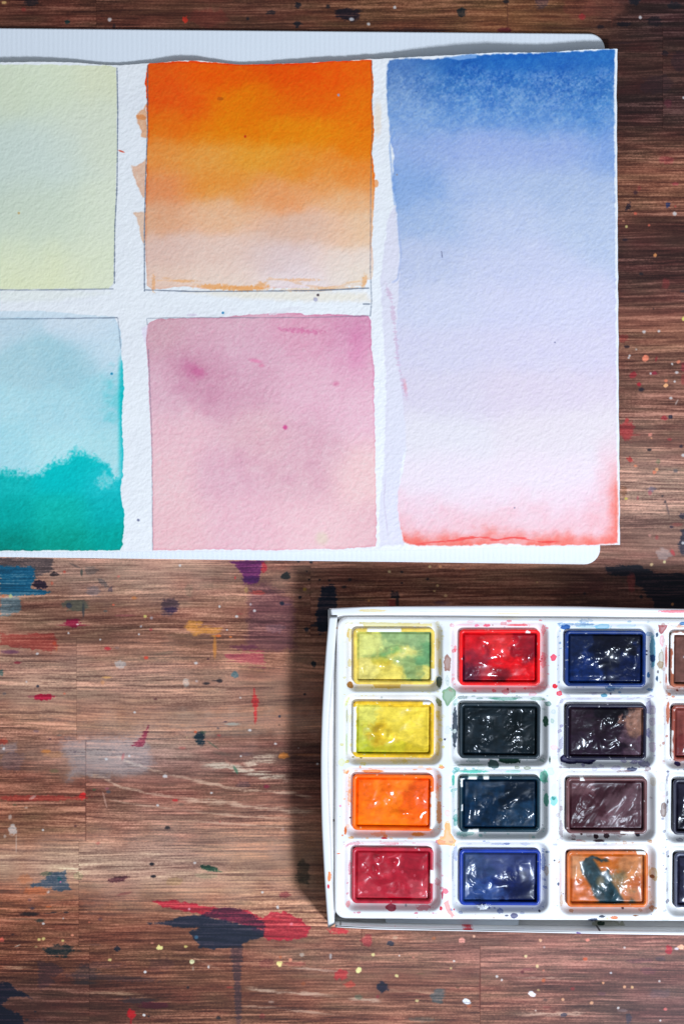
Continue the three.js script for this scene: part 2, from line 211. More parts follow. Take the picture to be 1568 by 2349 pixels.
  T('d', [[1080, 555, 62, 26, [202, 120, 44], 0.8], [1300, 545, 140, 14, [150, 85, 45], 0.5], [275, 400, 48, 62, [16, 34, 46], 0.98], [400, 450, 74, 9, [60, 80, 65], 0.65, 35], [310, 330, 30, 16, [70, 90, 70], 0.6], [620, 690, 15, 48, [42, 92, 70], 0.85, -28], [235, 328, 16, 13, [192, 80, 50]], [460, 360, 20, 12, [165, 60, 60], 0.8], [755, 310, 20, 12, W_], [1000, 440, 16, 11, W_], [388, 910, 15, 11, W_], [1402, 632, 14, 12, W_], [670, 558, 11, 10, W_], [1220, 480, 7, 7, W_, 0.6], [915, 850, 30, 20, [125, 18, 50], 0.85], [1040, 178, 13, 15, [25, 35, 60]], [590, 252, 75, 15, [165, 186, 186], 0.65], [520, 230, 18, 10, [50, 40, 60], 0.8], [450, 292, 14, 10, [70, 65, 75], 0.8], [40, 980, 28, 13, [182, 44, 44], 0.9], [100, 1018, 30, 14, [80, 65, 60], 0.6], [540, 610, 35, 14, [180, 110, 95], 0.4, 30], [690, 830, 60, 30, [80, 58, 66], 0.5], [720, 540, 60, 20, [85, 70, 85], 0.4], [480, 530, 110, 20, [90, 85, 75], 0.35, 12], [1070, 1262, 16, 16, [185, 160, 165], 0.6], [470, 1185, 12, 12, [160, 60, 55], 0.5], [1035, 260, 14, 10, [60, 50, 40], 0.6], [110, 480, 40, 14, [200, 80, 80], 0.4]]);
  G_('c', [[540, 385], [760, 345], [1250, 350], [1330, 450], [1350, 600], [1200, 680], [700, 685], [600, 720], [640, 600], [560, 480]], [168, 170, 186], 0.42, { soft: 11, rough: 9, streak: 0.7 }); G_('c', [[1305, 250], [1300, 340], [1262, 432], [1150, 426], [1240, 350]], [134, 38, 64], 0.82, { rough: 2 }); G_('c', [[0, 400], [150, 400], [160, 470], [0, 480]], [160, 150, 165], 0.4, { soft: 5 });
  T('c', [[1085, 520, 13, 34, [192, 80, 90], 0.5, 15], [1455, 690, 23, 17, W_], [937, 540, 15, 12, W_], [1140, 513, 12, 11, W_], [35, 448, 14, 14, W_], [1390, 947, 14, 11, W_], [380, 1165, 12, 11, W_], [1187, 128, 13, 11, W_], [410, 472, 48, 17, [202, 120, 50], 0.8], [480, 500, 100, 30, [190, 130, 80], 0.3], [480, 645, 42, 19, [90, 95, 60], 0.5], [730, 868, 30, 36, [206, 34, 34], 0.95], [350, 885, 390, 24, [172, 46, 40], 0.55], [300, 930, 300, 10, [225, 160, 140], 0.5], [955, 828, 22, 15, [70, 70, 80]], [1475, 1145, 25, 15, [16, 18, 26]], [110, 1160, 38, 48, [212, 208, 212], 0.65], [90, 1050, 18, 22, [205, 195, 195], 0.7], [145, 1280, 7, 90, [205, 190, 185], 0.5], [45, 1220, 14, 16, [205, 195, 195], 0.6], [290, 878, 36, 14, [215, 190, 190], 0.6, -30], [232, 968, 18, 9, [215, 195, 190], 0.6], [30, 385, 42, 26, [182, 60, 44], 0.65], [830, 810, 17, 11, [60, 80, 50], 0.9], [925, 900, 10, 80, [216, 178, 168], 0.5, -15], [1400, 362, 180, 7, [48, 44, 50], 0.65], [850, 325, 300, 6, [95, 60, 50], 0.5], [667, 1128, 14, 9, [70, 40, 45]], [525, 330, 28, 10, [80, 85, 85], 0.6], [440, 365, 14, 10, [80, 50, 60], 0.8], [130, 942, 18, 10, [80, 75, 55], 0.8], [320, 295, 30, 12, [100, 85, 110], 0.5], [100, 560, 110, 70, [130, 110, 130], 0.3], [660, 478, 16, 10, [100, 85, 95], 0.8], [945, 800, 20, 12, [160, 80, 120], 0.5], [1545, 903, 26, 12, [178, 40, 44], 0.8], [865, 1280, 22, 14, [170, 60, 60], 0.5]]);
  // lower left
  G_('e', [[270, 315], [400, 290], [440, 222], [580, 205], [592, 300], [622, 360], [520, 382], [420, 352], [275, 352]], [62, 78, 98], 0.9); G_('e', [[345, 1020], [470, 1020], [575, 1090], [480, 1130], [420, 1130], [492, 1190], [380, 1262], [335, 1262]], [62, 36, 40], 0.72);
  G_('e', [[-60, 1188], [90, 1198], [190, 1270], [285, 1332], [100, 1322], [15, 1400], [170, 1465], [215, 1555], [215, 1620], [-60, 1620]], [10, 12, 30], 0.98);
  T('e', [[410, 230, 50, 20, [70, 90, 70], 0.5], [535, 303, 9, 12, [222, 120, 160]], [525, 280, 20, 20, [20, 80, 90], 0.7], [425, 393, 15, 12, W_], [330, 385, 110, 34, [192, 92, 46], 0.45], [220, 280, 60, 40, [185, 100, 55], 0.35], [1030, 283, 90, 23, [74, 34, 44], 0.85, -10], [1095, 408, 75, 13, [108, 52, 54], 0.65, -12], [1338, 148, 22, 14, K], [1352, 257, 22, 12, K], [260, 588, 90, 18, [14, 11, 16]], [420, 582, 40, 5, [30, 22, 25], 0.8], [475, 573, 32, 7, K], [583, 573, 24, 9, K], [355, 645, 42, 17, [18, 34, 34], 0.95], [200, 632, 140, 10, [60, 50, 40], 0.5], [285, 537, 24, 12, [45, 40, 60], 0.9], [262, 462, 18, 14, [80, 55, 70], 0.7], [430, 522, 30, 8, [205, 95, 45], 0.7], [383, 672, 14, 11, W_], [115, 768, 16, 8, [40, 25, 28]], [345, 812, 17, 14, [216, 202, 126]], [384, 805, 18, 15, [216, 202, 126]], [555, 822, 14, 11, [216, 202, 126]], [320, 876, 14, 9, [180, 160, 110], 0.7], [638, 774, 16, 11, [222, 140, 116]], [18, 812, 20, 20, [206, 90, 76], 0.9], [155, 868, 28, 4, [225, 220, 215], 0.8, -22], [525, 902, 135, 54, [14, 24, 28], 0.96], [505, 888, 62, 15, [100, 66, 54], 0.85], [1035, 890, 28, 24, [24, 24, 38]], [840, 858, 60, 9, [70, 45, 45], 0.6], [968, 992, 18, 13, [216, 202, 132]], [1405, 885, 26, 20, [226, 216, 142]], [760, 1110, 115, 58, [54, 40, 42], 0.6], [745, 1195, 108, 17, [34, 27, 31], 0.85], [1000, 1150, 400, 24, [60, 42, 48], 0.45, 3], [900, 1040, 200, 30, [70, 45, 50], 0.35], [1200, 1350, 140, 24, [54, 40, 46], 0.65], [1350, 1388, 115, 27, [86, 22, 38], 0.75], [1160, 1468, 36, 44, [168, 14, 24], 0.95], [1155, 1530, 8, 40, [150, 14, 24], 0.8], [1270, 1478, 15, 12, W_], [1280, 1098, 15, 12, W_], [312, 1448, 13, 8, K], [240, 1520, 20, 14, K, 0.8], [335, 1540, 90, 24, [70, 45, 48], 0.6], [885, 635, 22, 14, [70, 45, 60], 0.7], [1212, 1512, 22, 8, [60, 30, 25], 0.8], [1310, 1490, 12, 10, K, 0.8], [1340, 843, 18, 8, [215, 140, 120], 0.8], [710, 282, 14, 8, [90, 75, 60], 0.7], [690, 250, 40, 30, [150, 150, 110], 0.4]]);
  G_('f', [[85, 400], [230, 394], [550, 440], [760, 460], [880, 520], [930, 470], [1060, 474], [1150, 520], [1232, 590], [1205, 650], [1130, 677], [920, 682], [870, 640], [700, 560], [430, 490], [150, 436]], [164, 22, 44], 0.94, { dark: 0.2, streak: 0.25 });
  G_('f', [[560, 440], [680, 438], [800, 490], [900, 560], [892, 612], [640, 562], [430, 500]], [66, 22, 46], 0.88); G_('f', [[40, 556], [200, 540], [280, 500], [400, 494], [650, 545], [900, 600], [880, 660], [740, 692], [720, 740], [500, 747], [420, 732], [350, 625], [420, 590], [250, 582]], [24, 30, 50], 0.95, { streak: 0.2 });
  G_('f', [[640, 735], [735, 735], [720, 950], [725, 1310], [690, 1310], [670, 950]], [62, 42, 50], 0.72, { rough: 2 });
  T('f', [[950, 525, 70, 10, [205, 50, 60], 0.7], [395, 660, 15, 14, [60, 100, 130]], [343, 453, 11, 10, [222, 160, 180]], [1092, 563, 13, 11, [226, 130, 146]], [125, 738, 21, 16, [226, 212, 142]], [1005, 855, 22, 21, [226, 212, 142]], [365, 840, 19, 17, [226, 222, 178]], [318, 728, 15, 10, [220, 205, 122]], [372, 890, 8, 18, [190, 185, 180], 0.5], [1085, 825, 14, 13, [226, 140, 116]], [1012, 805, 12, 12, [185, 95, 55], 0.7], [992, 440, 12, 14, W_], [880, 330, 10, 9, W_], [485, 878, 9, 12, W_], [20, 915, 12, 11, W_], [12, 1232, 12, 10, W_], [1170, 790, 18, 15, [190, 182, 178], 0.75], [1380, 800, 11, 21, [182, 188, 202], 0.75], [1455, 935, 50, 36, [172, 42, 48], 0.8], [1520, 1010, 42, 27, [174, 58, 48], 0.7], [1440, 612, 74, 22, [172, 38, 48], 0.75], [1045, 348, 42, 20, [124, 48, 54], 0.75], [490, 155, 64, 18, [26, 62, 46], 0.92, 12], [560, 175, 30, 6, [40, 90, 60], 0.7, 15], [910, 850, 55, 32, [94, 38, 40], 0.5], [1130, 855, 85, 19, [150, 58, 58], 0.38], [335, 1028, 12, 10, K], [557, 1252, 19, 14, K], [70, 122, 20, 12, K], [80, 212, 22, 10, K], [640, 1028, 26, 8, [160, 45, 40], 0.6], [1180, 1000, 18, 14, [160, 80, 40], 0.5], [945, 1135, 22, 10, [190, 170, 165], 0.6], [880, 1240, 20, 18, [120, 40, 45], 0.5], [1180, 190, 44, 95, [28, 32, 26], 0.5], [140, 860, 80, 50, [80, 45, 45], 0.4], [240, 255, 60, 30, [150, 120, 70], 0.3], [470, 210, 80, 20, [120, 130, 100], 0.3], [385, 115, 12, 10, W_, 0.9]]);
  T('g', [[40, 55, 50, 22, [165, 40, 50], 0.7], [250, 130, 48, 46, [160, 48, 58], 0.7], [458, 155, 33, 22, [48, 48, 66], 0.9], [305, 256, 19, 15, [222, 216, 152]], [177, 393, 26, 24, [222, 216, 152]], [513, 442, 19, 15, [222, 216, 152]], [690, 662, 19, 14, [222, 212, 152], 0.9], [388, 540, 46, 42, [22, 20, 42], 0.97], [880, 620, 68, 62, [74, 84, 90], 0.75], [1082, 133, 26, 23, [228, 152, 142]], [1193, 94, 13, 13, [226, 176, 152]], [1393, 447, 14, 13, W_], [1437, 480, 12, 11, W_], [180, 630, 32, 20, [80, 85, 70], 0.7], [730, 830, 115, 22, [95, 85, 80], 0.5], [345, 625, 16, 16, [130, 40, 50], 0.8], [1017, 312, 10, 10, W_], [1245, 560, 12, 190, [100, 46, 40], 0.45], [200, 150, 8, 110, [90, 55, 50], 0.4], [840, 112, 20, 14, [180, 95, 50], 0.6], [1150, 710, 24, 16, [180, 90, 50], 0.6], [535, 265, 8, 8, W_], [660, 280, 12, 10, [205, 130, 115], 0.8], [990, 376, 12, 10, [205, 185, 130]], [500, 105, 26, 16, [190, 170, 150], 0.6], [720, 424, 40, 6, [80, 70, 40], 0.6], [1050, 545, 18, 8, [60, 50, 30], 0.7]]);
  for (const [k, x, y] of [['g', 1127, 668], ['h', 228, 603]]) T(k, [[x, y + 2, 38, 25, [120, 90, 85], 0.5, 20], [x, y, 36, 22, [226, 230, 246], 1, 20]], { rough: 0.25 });
  T('h', [[302, 130, 15, 15, [226, 180, 146]], [718, 128, 21, 15, [232, 136, 122]], [173, 270, 15, 14, [226, 212, 162]], [274, 358, 16, 15, [226, 206, 156]], [697, 296, 21, 21, [178, 74, 44], 0.9], [1430, 215, 30, 40, [152, 22, 38], 0.85], [1500, 203, 21, 13, [216, 216, 240]], [1540, 190, 30, 22, [228, 178, 152]], [143, 408, 18, 14, [80, 22, 32], 0.95], [330, 483, 19, 18, [178, 80, 40], 0.9], [330, 395, 12, 10, [205, 120, 100], 0.8], [500, 650, 15, 15, [222, 166, 130]], [753, 680, 19, 15, [222, 166, 130]], [1043, 540, 15, 15, [222, 166, 130]], [1110, 543, 15, 13, [222, 180, 130]], [855, 505, 12, 12, [222, 160, 120]], [284, 568, 14, 10, [200, 180, 130], 0.8], [987, 726, 13, 13, W_], [1350, 490, 11, 11, W_, 0.9], [923, 417, 13, 10, [195, 200, 220]], [1043, 193, 12, 11, [200, 195, 205], 0.9], [335, 190, 10, 10, [190, 180, 190], 0.8], [1358, 836, 10, 10, W_], [585, 557, 20, 17, [136, 32, 34], 0.8], [510, 785, 30, 20, [46, 42, 60], 0.9], [1400, 737, 17, 14, [216, 108, 108]], [1080, 820, 26, 44, [44, 38, 58], 0.75], [1350, 290, 44, 20, [64, 48, 64], 0.5], [1250, 400, 70, 30, [95, 45, 60], 0.45], [1180, 310, 120, 20, [90, 45, 60], 0.4], [345, 655, 22, 14, [60, 40, 38], 0.7], [360, 718, 40, 12, [130, 45, 45], 0.4], [1350, 600, 110, 40, [75, 58, 72], 0.4], [840, 600, 40, 18, [90, 50, 80], 0.4], [200, 385, 70, 14, [110, 45, 60], 0.5], [1030, 748, 50, 14, [170, 160, 175], 0.4], [260, 748, 10, 9, [215, 205, 200], 0.8]]);
  // right edge
  G_('j', [[0, 1985], [250, 1978], [400, 2040], [700, 2040], [700, 2350], [380, 2350], [370, 2270], [280, 2170], [230, 2130], [225, 2060], [60, 2062], [0, 2040]], [16, 16, 30], 0.95); G_('j', [[570, 1850], [600, 1700], [640, 1690], [640, 1900], [590, 1900]], [48, 46, 64], 0.85);
  T('i', [[490, 145, 30, 20, [28, 18, 26], 0.85], [130, 60, 90, 12, [40, 22, 28], 0.7], [600, 200, 60, 100, [38, 22, 32], 0.5], [420, 400, 130, 80, [48, 30, 38], 0.45], [245, 1295, 22, 16, [48, 26, 36], 0.9], [185, 1410, 18, 36, [38, 24, 36], 0.9, 25], [512, 1398, 21, 23, [32, 42, 84], 0.95], [568, 1469, 17, 17, W_], [244, 1469, 14, 13, [212, 94, 74]], [170, 1575, 13, 12, [212, 202, 132]], [145, 1528, 12, 9, [200, 140, 110], 0.8], [357, 1563, 12, 11, [202, 98, 80]], [572, 1408, 10, 10, [180, 70, 65], 0.8], [158, 1684, 24, 11, [28, 20, 34]], [406, 1811, 15, 17, [228, 152, 94]], [292, 1965, 18, 13, K], [640, 512, 11, 12, W_], [640, 2110, 32, 11, [48, 44, 54], 0.9], [490, 2050, 28, 44, [140, 50, 52], 0.45], [500, 1025, 66, 32, [142, 46, 58], 0.45], [575, 1223, 30, 14, [165, 45, 70], 0.6], [510, 560, 40, 34, [100, 35, 55], 0.45], [275, 1260, 16, 24, [140, 45, 50], 0.5], [640, 2340, 14, 14, [222, 216, 112]]]);
  T('j', [[308, 352, 23, 22, [232, 130, 104]], [571, 383, 16, 15, [232, 130, 104]], [470, 530, 15, 13, [226, 124, 94]], [473, 565, 19, 18, [228, 168, 122]], [300, 145, 15, 13, W_], [416, 140, 12, 11, W_], [187, 333, 11, 10, W_], [180, 350, 9, 8, W_], [238, 283, 10, 9, [190, 185, 190], 0.8], [520, 398, 10, 10, W_], [556, 465, 15, 13, W_], [352, 472, 11, 10, W_], [540, 535, 9, 9, W_], [510, 666, 14, 11, W_], [555, 700, 8, 26, [205, 200, 205], 0.6, 30], [165, 262, 24, 12, [28, 16, 26]], [212, 483, 30, 23, [138, 32, 42], 0.82], [130, 195, 50, 30, [150, 40, 42], 0.45], [260, 558, 19, 17, [168, 18, 38]], [277, 600, 23, 17, [22, 18, 34]], [380, 470, 23, 15, [150, 28, 58], 0.85], [395, 360, 10, 22, [140, 30, 40], 0.7, 15], [508, 808, 18, 18, [28, 28, 48]], [458, 822, 30, 19, [152, 38, 48], 0.75], [165, 925, 62, 72, [166, 46, 52], 0.72], [165, 838, 17, 19, [182, 48, 52], 0.9], [190, 955, 80, 10, [180, 75, 72], 0.6], [347, 953, 16, 15, [228, 142, 130]], [358, 980, 9, 8, [215, 150, 120]], [342, 1073, 17, 13, K], [590, 1045, 15, 13, [38, 28, 44]], [190, 1150, 27, 18, [166, 42, 42], 0.75, 35], [232, 1198, 14, 11, [222, 130, 98]], [380, 1248, 17, 14, [224, 122, 94]], [400, 1226, 14, 13, [226, 158, 112]], [545, 1238, 20, 15, [78, 78, 88], 0.85], [410, 1165, 18, 20, [85, 95, 70], 0.6], [605, 1115, 16, 14, W_], [358, 1382, 32, 21, [118, 102, 118], 0.85], [345, 1410, 16, 20, [170, 70, 90], 0.6], [158, 1455, 15, 11, [212, 196, 92]], [445, 1435, 10, 10, [60, 50, 55]], [465, 1480, 10, 14, [60, 52, 60]], [485, 1540, 9, 60, [70, 58, 66], 0.6, -15], [515, 1678, 19, 11, [38, 28, 48]], [140, 1400, 24, 44, [118, 72, 48], 0.5], [600, 1590, 24, 20, [50, 45, 65], 0.8], [525, 1880, 16, 30, [182, 52, 62], 0.8, -30], [560, 1660, 50, 16, [160, 60, 60], 0.4], [605, 1803, 14, 13, W_], [358, 1973, 15, 14, [222, 196, 150]], [460, 1953, 12, 12, [222, 212, 162]], [450, 1890, 54, 44, [176, 172, 182], 0.4], [400, 1760, 16, 18, [165, 60, 65], 0.6], [345, 1745, 14, 12, [215, 150, 145], 0.6], [610, 40, 14, 16, [216, 206, 112]], [522, 2285, 14, 13, [204, 132, 80]], [200, 2120, 32, 74, [142, 48, 52], 0.45], [500, 990, 18, 12, [170, 50, 60], 0.7], [610, 420, 20, 40, [160, 40, 60], 0.5], [605, 520, 16, 50, [160, 40, 50], 0.45], [278, 2225, 14, 14, K], [250, 1450, 9, 18, [180, 60, 80], 0.5]]);
  T('k', [[57, 78, 16, 11, [34, 34, 34]], [470, 150, 21, 14, [24, 24, 34], 0.95], [480, 175, 7, 24, [24, 24, 34], 0.95], [663, 153, 7, 6, [215, 180, 130]], [632, 115, 6, 5, [210, 175, 120]], [620, 135, 5, 4, [210, 175, 120]], [450, 62, 6, 6, [215, 195, 150]], [643, 43, 7, 6, [215, 150, 110]], [603, 43, 6, 5, [210, 180, 130]], [372, 172, 5, 5, [215, 150, 90]], [110, 160, 6, 6, K], [42, 182, 9, 7, [20, 22, 40]], [278, 120, 10, 6, K], [222, 95, 5, 5, K], [497, 63, 7, 5, K], [595, 90, 6, 5, K], [300, 92, 7, 6, K], [185, 93, 4, 4, K], [145, 92, 4, 4, K], [497, 105, 5, 4, K], [730, 52, 8, 6, [180, 90, 50], 0.7], [1405, 157, 7, 7, K], [400, 110, 5, 26, [150, 95, 75], 0.4, 15], [1190, 145, 6, 6, K], [645, 180, 30, 8, [50, 40, 70], 0.5], [800, 140, 90, 20, [120, 60, 45], 0.3], [1230, 100, 40, 40, [70, 35, 35], 0.4], [460, 185, 16, 20, [130, 30, 40], 0.5], [1010, 102, 4, 4, [200, 160, 110]]]);
  T('t', [[155, 50, 6, 6, [22, 42, 42]], [252, 45, 5, 5, W_], [683, 12, 8, 7, K], [683, 55, 9, 7, K], [797, 33, 27, 15, [26, 16, 26], 0.97], [1058, 28, 11, 9, [18, 24, 28]], [425, 45, 6, 7, [188, 48, 32]], [480, 40, 40, 20, [130, 45, 42], 0.3], [806, 44, 6, 4, W_], [845, 55, 4, 4, W_], [905, 17, 4, 4, W_], [1430, 55, 16, 6, [24, 14, 22], 0.95], [1376, 62, 9, 5, [24, 14, 22]], [1500, 50, 16, 14, [28, 18, 24], 0.85], [1455, 3, 12, 8, K], [1545, 12, 16, 8, K, 0.8], [622, 28, 11, 6, K, 0.8], [752, 15, 5, 5, K], [568, 43, 4, 4, K], [1332, 38, 8, 8, [150, 30, 40], 0.75], [1155, 70, 14, 9, [78, 20, 30], 0.8], [950, 72, 60, 6, [70, 40, 40], 0.6], [70, 5, 16, 8, K, 0.7], [262, 60, 4, 6, K, 0.7], [10, 6, 6, 4, [220, 180, 120]], [1467, 40, 4, 4, W_], [1160, 3, 8, 5, K], [1240, 5, 16, 14, [60, 50, 80], 0.4], [55, 22, 6, 5, [160, 40, 40], 0.5], [1385, 15, 40, 30, [150, 90, 75], 0.35], [1330, 20, 40, 26, [130, 55, 50], 0.3]]);
  // fine spatter everywhere
  const r = rng(5), cols = [W_, W_, K, K, [200, 110, 85], [150, 40, 50], [210, 195, 140], [60, 60, 80]];
  for (let n = 0; n < 60; n++) { const x = -240 + r() * 2048, y = -100 + r() * 2549, z = 1 + r() * r() * 2.6; s.blot(x, y, z, z * 0.85, 0, cols[Math.floor(r() * cols.length)], 0.25 + r() * 0.45, { soft: 0.4, rough: 0.2 }); }
  const t = s.texture(); t.wrapS = t.wrapT = THREE.MirroredRepeatWrapping; t.sheet = s; return t;
})();
const tableMat = new THREE.MeshPhysicalMaterial({ map: tableTex, roughness: 0.55, specularIntensity: 0.45, bumpMap: tableTex, bumpScale: 0.00006 });
{
  const table = thing('wooden_table', 'worn brown wooden table top of glued staves, splattered with old paint', 'table');
  const c = 0.00004, th = 0.02, gap = 0.00002;
  for (const t of STAVES) {
    const x0 = (t.x0 - CX) * S + gap, x1 = (t.x1 - CX) * S - gap, z0 = (ROWS[t.r] - CY) * S + gap, z1 = (ROWS[t.r + 1] - CY) * S - gap, pos = [], uv = [], idx = [];
    const face = (a) => { const b = pos.length / 3; for (const [x, y, z] of a) { pos.push(x, y, z); uv.push(...tableTex.sheet.uv(x / S + CX, z / S + CY)); } idx.push(b, b + 1, b + 2, b, b + 2, b + 3); };
    const ring = (i, y) => [[x0 + i, y, z0 + i], [x0 + i, y, z1 - i], [x1 - i, y, z1 - i], [x1 - i, y, z0 + i]], top = ring(c, 0), mid = ring(0, -c), bot = ring(0, -th);
    face(top); face([bot[3], bot[2], bot[1], bot[0]]);
    for (let i = 0; i < 4; i++) { const j = (i + 1) % 4; face([mid[i], mid[j], top[j], top[i]]); face([bot[i], bot[j], mid[j], mid[i]]); }
    mesh(numbered('stave'), geo(pos, uv, idx), tableMat, table);
  }
}

// ---------------------------------------------------------------- paper pad with rounded corners
const PADH = 0.0016;
{
  const arc = (cx, cy, r, a0) => Array.from({ length: 9 }, (_, i) => { const a = (a0 + i * 11.25 + 0.6) * Math.PI / 180; return [cx + Math.cos(a) * r, cy + Math.sin(a) * r]; }), outline = [[-760, 58], ...arc(1350, 113.5, 36, -90), ...arc(1338.5, 1258, 36.5, 0), [-760, 1268]];
  const c = 0.00025, m = [-0.0001, 0].length; void m;
  // smooth the outline corners with a spline only where it is round
  const cen = [310, 680], ring = (ins, h) => outline.map(([x, y]) => { const p = P(x, y, h); p.x += Math.sign(cen[0] - x) * ins; p.z += Math.sign(cen[1] - y) * ins; return p; });
  const pos = [], uv = [], idx = [], add = (p) => { pos.push(p.x, p.y, p.z); uv.push(p.x, p.z); return pos.length / 3 - 1; };
  const topRing = ring(c, PADH), tops = topRing.map(add), rings = [[c, PADH], [0, PADH - c], [0, 0.0001]].map(([i, h]) => ring(i, h));
  const tri = THREE.ShapeUtils.triangulateShape(topRing.map((p) => new THREE.Vector2(p.x, p.z)), []);
  for (const [a, b, d] of tri) { const A = topRing[a], B = topRing[b], C = topRing[d], s = (B.z - A.z) * (C.x - A.x) - (B.x - A.x) * (C.z - A.z); idx.push(...(s > 0 ? [tops[a], tops[b], tops[d]] : [tops[a], tops[d], tops[b]])); }
  for (let k = 0; k + 1 < rings.length; k++) for (let i = 0; i < outline.length; i++) { const j = (i + 1) % outline.length, q = [rings[k][i], rings[k][j], rings[k + 1][j], rings[k + 1][i]].map(add); idx.push(q[0], q[1], q[2], q[0], q[2], q[3]); }
  const ribs = greyTexture(256, 64, (i, j) => 0.5 + 0.3 * Math.sin(i / 256 * 16 * 2 * Math.PI + (noise(i / 24, j / 24, 3) - 0.5)) + (noise(i / 2.5, j / 4, 7) - 0.5) * 0.35);
  ribs.wrapS = ribs.wrapT = THREE.MirroredRepeatWrapping; ribs.repeat.set(1 / (16 * 11 * S), 1 / 0.012);
  const o = mesh('paper_pad', geo(pos, uv, idx), new THREE.MeshPhysicalMaterial({ color: new THREE.Color(0.84, 0.845, 0.855), roughness: 0.85, specularIntensity: 0.3, bumpMap: ribs, bumpScale: 0.00006, side: THREE.DoubleSide }));
  tag(o, 'white ribbed paper pad with rounded corners lying under the painted watercolour sheet', 'paper pad');
}

// ---------------------------------------------------------------- the painted sheet
const pgrain = (x, y) => { const a = fbm(x / 8 + y / 24, y / 7.2, 2, 401), b = noise(x / 3.7, y / 3.7, 407), c = fbm(x / 34, y / 34, 2, 411); return clamp(a * 0.62 + b * 0.22 + c * 0.16); };
const paper = new Sheet(2048, 1126, -700, 108, 1424, 1276);
{
  const s = paper; s.fill([233, 236, 247]);
  s.each(-1e5, -1e5, 1e5, 1e5, (x, y, q) => { const v = (fbm(x / 60, y / 60, 3, 500) - 0.5) * 8 + (pgrain(x, y) - 0.5) * 5; s.c[q] += v; s.c[q + 1] += v; s.c[q + 2] += v * 0.8; });
  // a wash: polygon, colour field, edge pigment, granulation
  function wash(pts, f, o = {}) {
    const { rough = 2.2, edge = 0.3, edgeW = 5, gran = 0.15, al = 1, soft = 1.1, fq = 0.1, seed = 0, more } = o; let xa = 1e9, ya = 1e9, xb = -1e9, yb = -1e9;
    for (const [x, y] of pts) { xa = Math.min(xa, x); xb = Math.max(xb, x); ya = Math.min(ya, y); yb = Math.max(yb, y); }
    s.each(xa - 8, ya - 8, xb + 8, yb + 8, (x, y, q) => {
      const d = polyDist(pts, x, y) + (fbm(x * fq, y * fq, 3, 600 + seed) - 0.5) * rough * 2, a = (1 - ss(-soft, soft, d)) * al; if (a <= 0) return;
      const g = (0.5 - pgrain(x, y)) * 2, n = (fbm(x / 26, y / 26, 4, 620 + seed) - 0.5), xx = x + (fbm(x / 40, y / 40, 3, 630) - 0.5) * 30, yy = y + (fbm(x / 40, y / 40, 3, 640) - 0.5) * 30;
      let c = typeof f === 'function' ? f(xx, yy) : f; const e = ss(-edgeW, -0.5, d) * edge * (0.4 + 1.2 * noise(x / 18, y / 18, 650 + seed)); let dn = 1 + g * gran + n * 0.12 + ((noise(x / 2.4, y / 2.4, 660) - 0.5) * 1.3 + (fbm(x / 6, y / 6, 2, 661) - 0.5) * 1.2) * gran + e; if (more) { const r = more(x, y, g, n, c); c = r[0]; dn += r[1]; }
      dn = clamp(dn, 0.2, 1.9); const out = [0, 0, 0]; for (let k = 0; k < 3; k++) out[k] = 240 * Math.pow(clamp(c[k] / 240, 0.004, 1), dn);
      s.put(q, out, a);
    });
  }
  const F = (pts, x0, y0, x1, y1, w = 60, wy = w * 0.8) => field(pts, x0, y0, x1, y1, w, wy, 50, 60);
  // pale green square
  const gf = F([[-300, 300, 210, 221, 203], [0, 200, 215, 223, 203], [120, 200, 218, 226, 206], [240, 168, 223, 226, 200], [255, 300, 222, 227, 208], [225, 300, 218, 224, 212], [100, 350, 211, 223, 218], [0, 350, 207, 220, 215], [100, 500, 211, 221, 206], [0, 500, 207, 218, 206], [250, 500, 223, 229, 212], [240, 620, 225, 230, 208], [100, 640, 229, 232, 200], [0, 645, 228, 232, 198], [30, 590, 223, 230, 206]], -250, 140, 280, 680, 80);
  wash([[-250, 150], [255, 150], [267, 154], [268, 300], [265, 470], [260, 650], [248, 662], [-250, 664]], gf, { edge: 0.05, gran: 0.06, seed: 1 });
  s.poly([[0, 664], [150, 664], [250, 672], [120, 690], [-100, 692]], [232, 236, 232], 0.5, { soft: 8 });
  // far left squares, mostly outside
  wash([[-640, 152], [-330, 152], [-330, 664], [-640, 664]], F([[-480, 200, 240, 205, 70], [-480, 600, 245, 228, 160]], -640, 140, -320, 670, 200), { seed: 2 });
  wash([[-640, 728], [-330, 728], [-330, 1262], [-640, 1262]], F([[-480, 800, 150, 120, 190], [-480, 1200, 215, 195, 225]], -640, 700, -320, 1280, 200), { seed: 3 });
  // turquoise square
  const tf = F([[-200, 800, 184, 215, 230], [0, 740, 196, 217, 234], [200, 740, 211, 224, 241], [50, 830, 176, 212, 227], [150, 830, 168, 208, 224], [245, 790, 202, 222, 239], [0, 930, 182, 223, 237], [130, 950, 177, 219, 234], [245, 920, 166, 214, 230], [262, 935, 166, 214, 230], [0, 1020, 172, 221, 236], [150, 1030, 182, 226, 238], [258, 1030, 174, 220, 232]], -260, 710, 300, 1270, 48);
  const td = F([[-200, 1150, 5, 178, 180], [0, 1100, 16, 184, 187], [150, 1090, 0, 189, 196], [170, 1050, 6, 188, 196], [250, 1110, 30, 192, 204], [0, 1180, 2, 170, 168], [150, 1180, 12, 180, 174], [250, 1170, 6, 176, 182], [0, 1245, 0, 140, 130], [150, 1245, 5, 155, 142], [262, 1240, 0, 162, 156]], -260, 1000, 300, 1270, 48);
  const tb = (x) => { const k = [[-260, 1085], [60, 1082], [100, 1078], [130, 1062], [170, 1038], [215, 1052], [250, 1066], [262, 1096], [272, 1094], [290, 1090]]; for (let i = 0; i + 1 < k.length; i++) if (x < k[i + 1][0]) return mix(k[i][1], k[i + 1][1], clamp((x - k[i][0]) / (k[i + 1][0] - k[i][0]))); return 1090; };
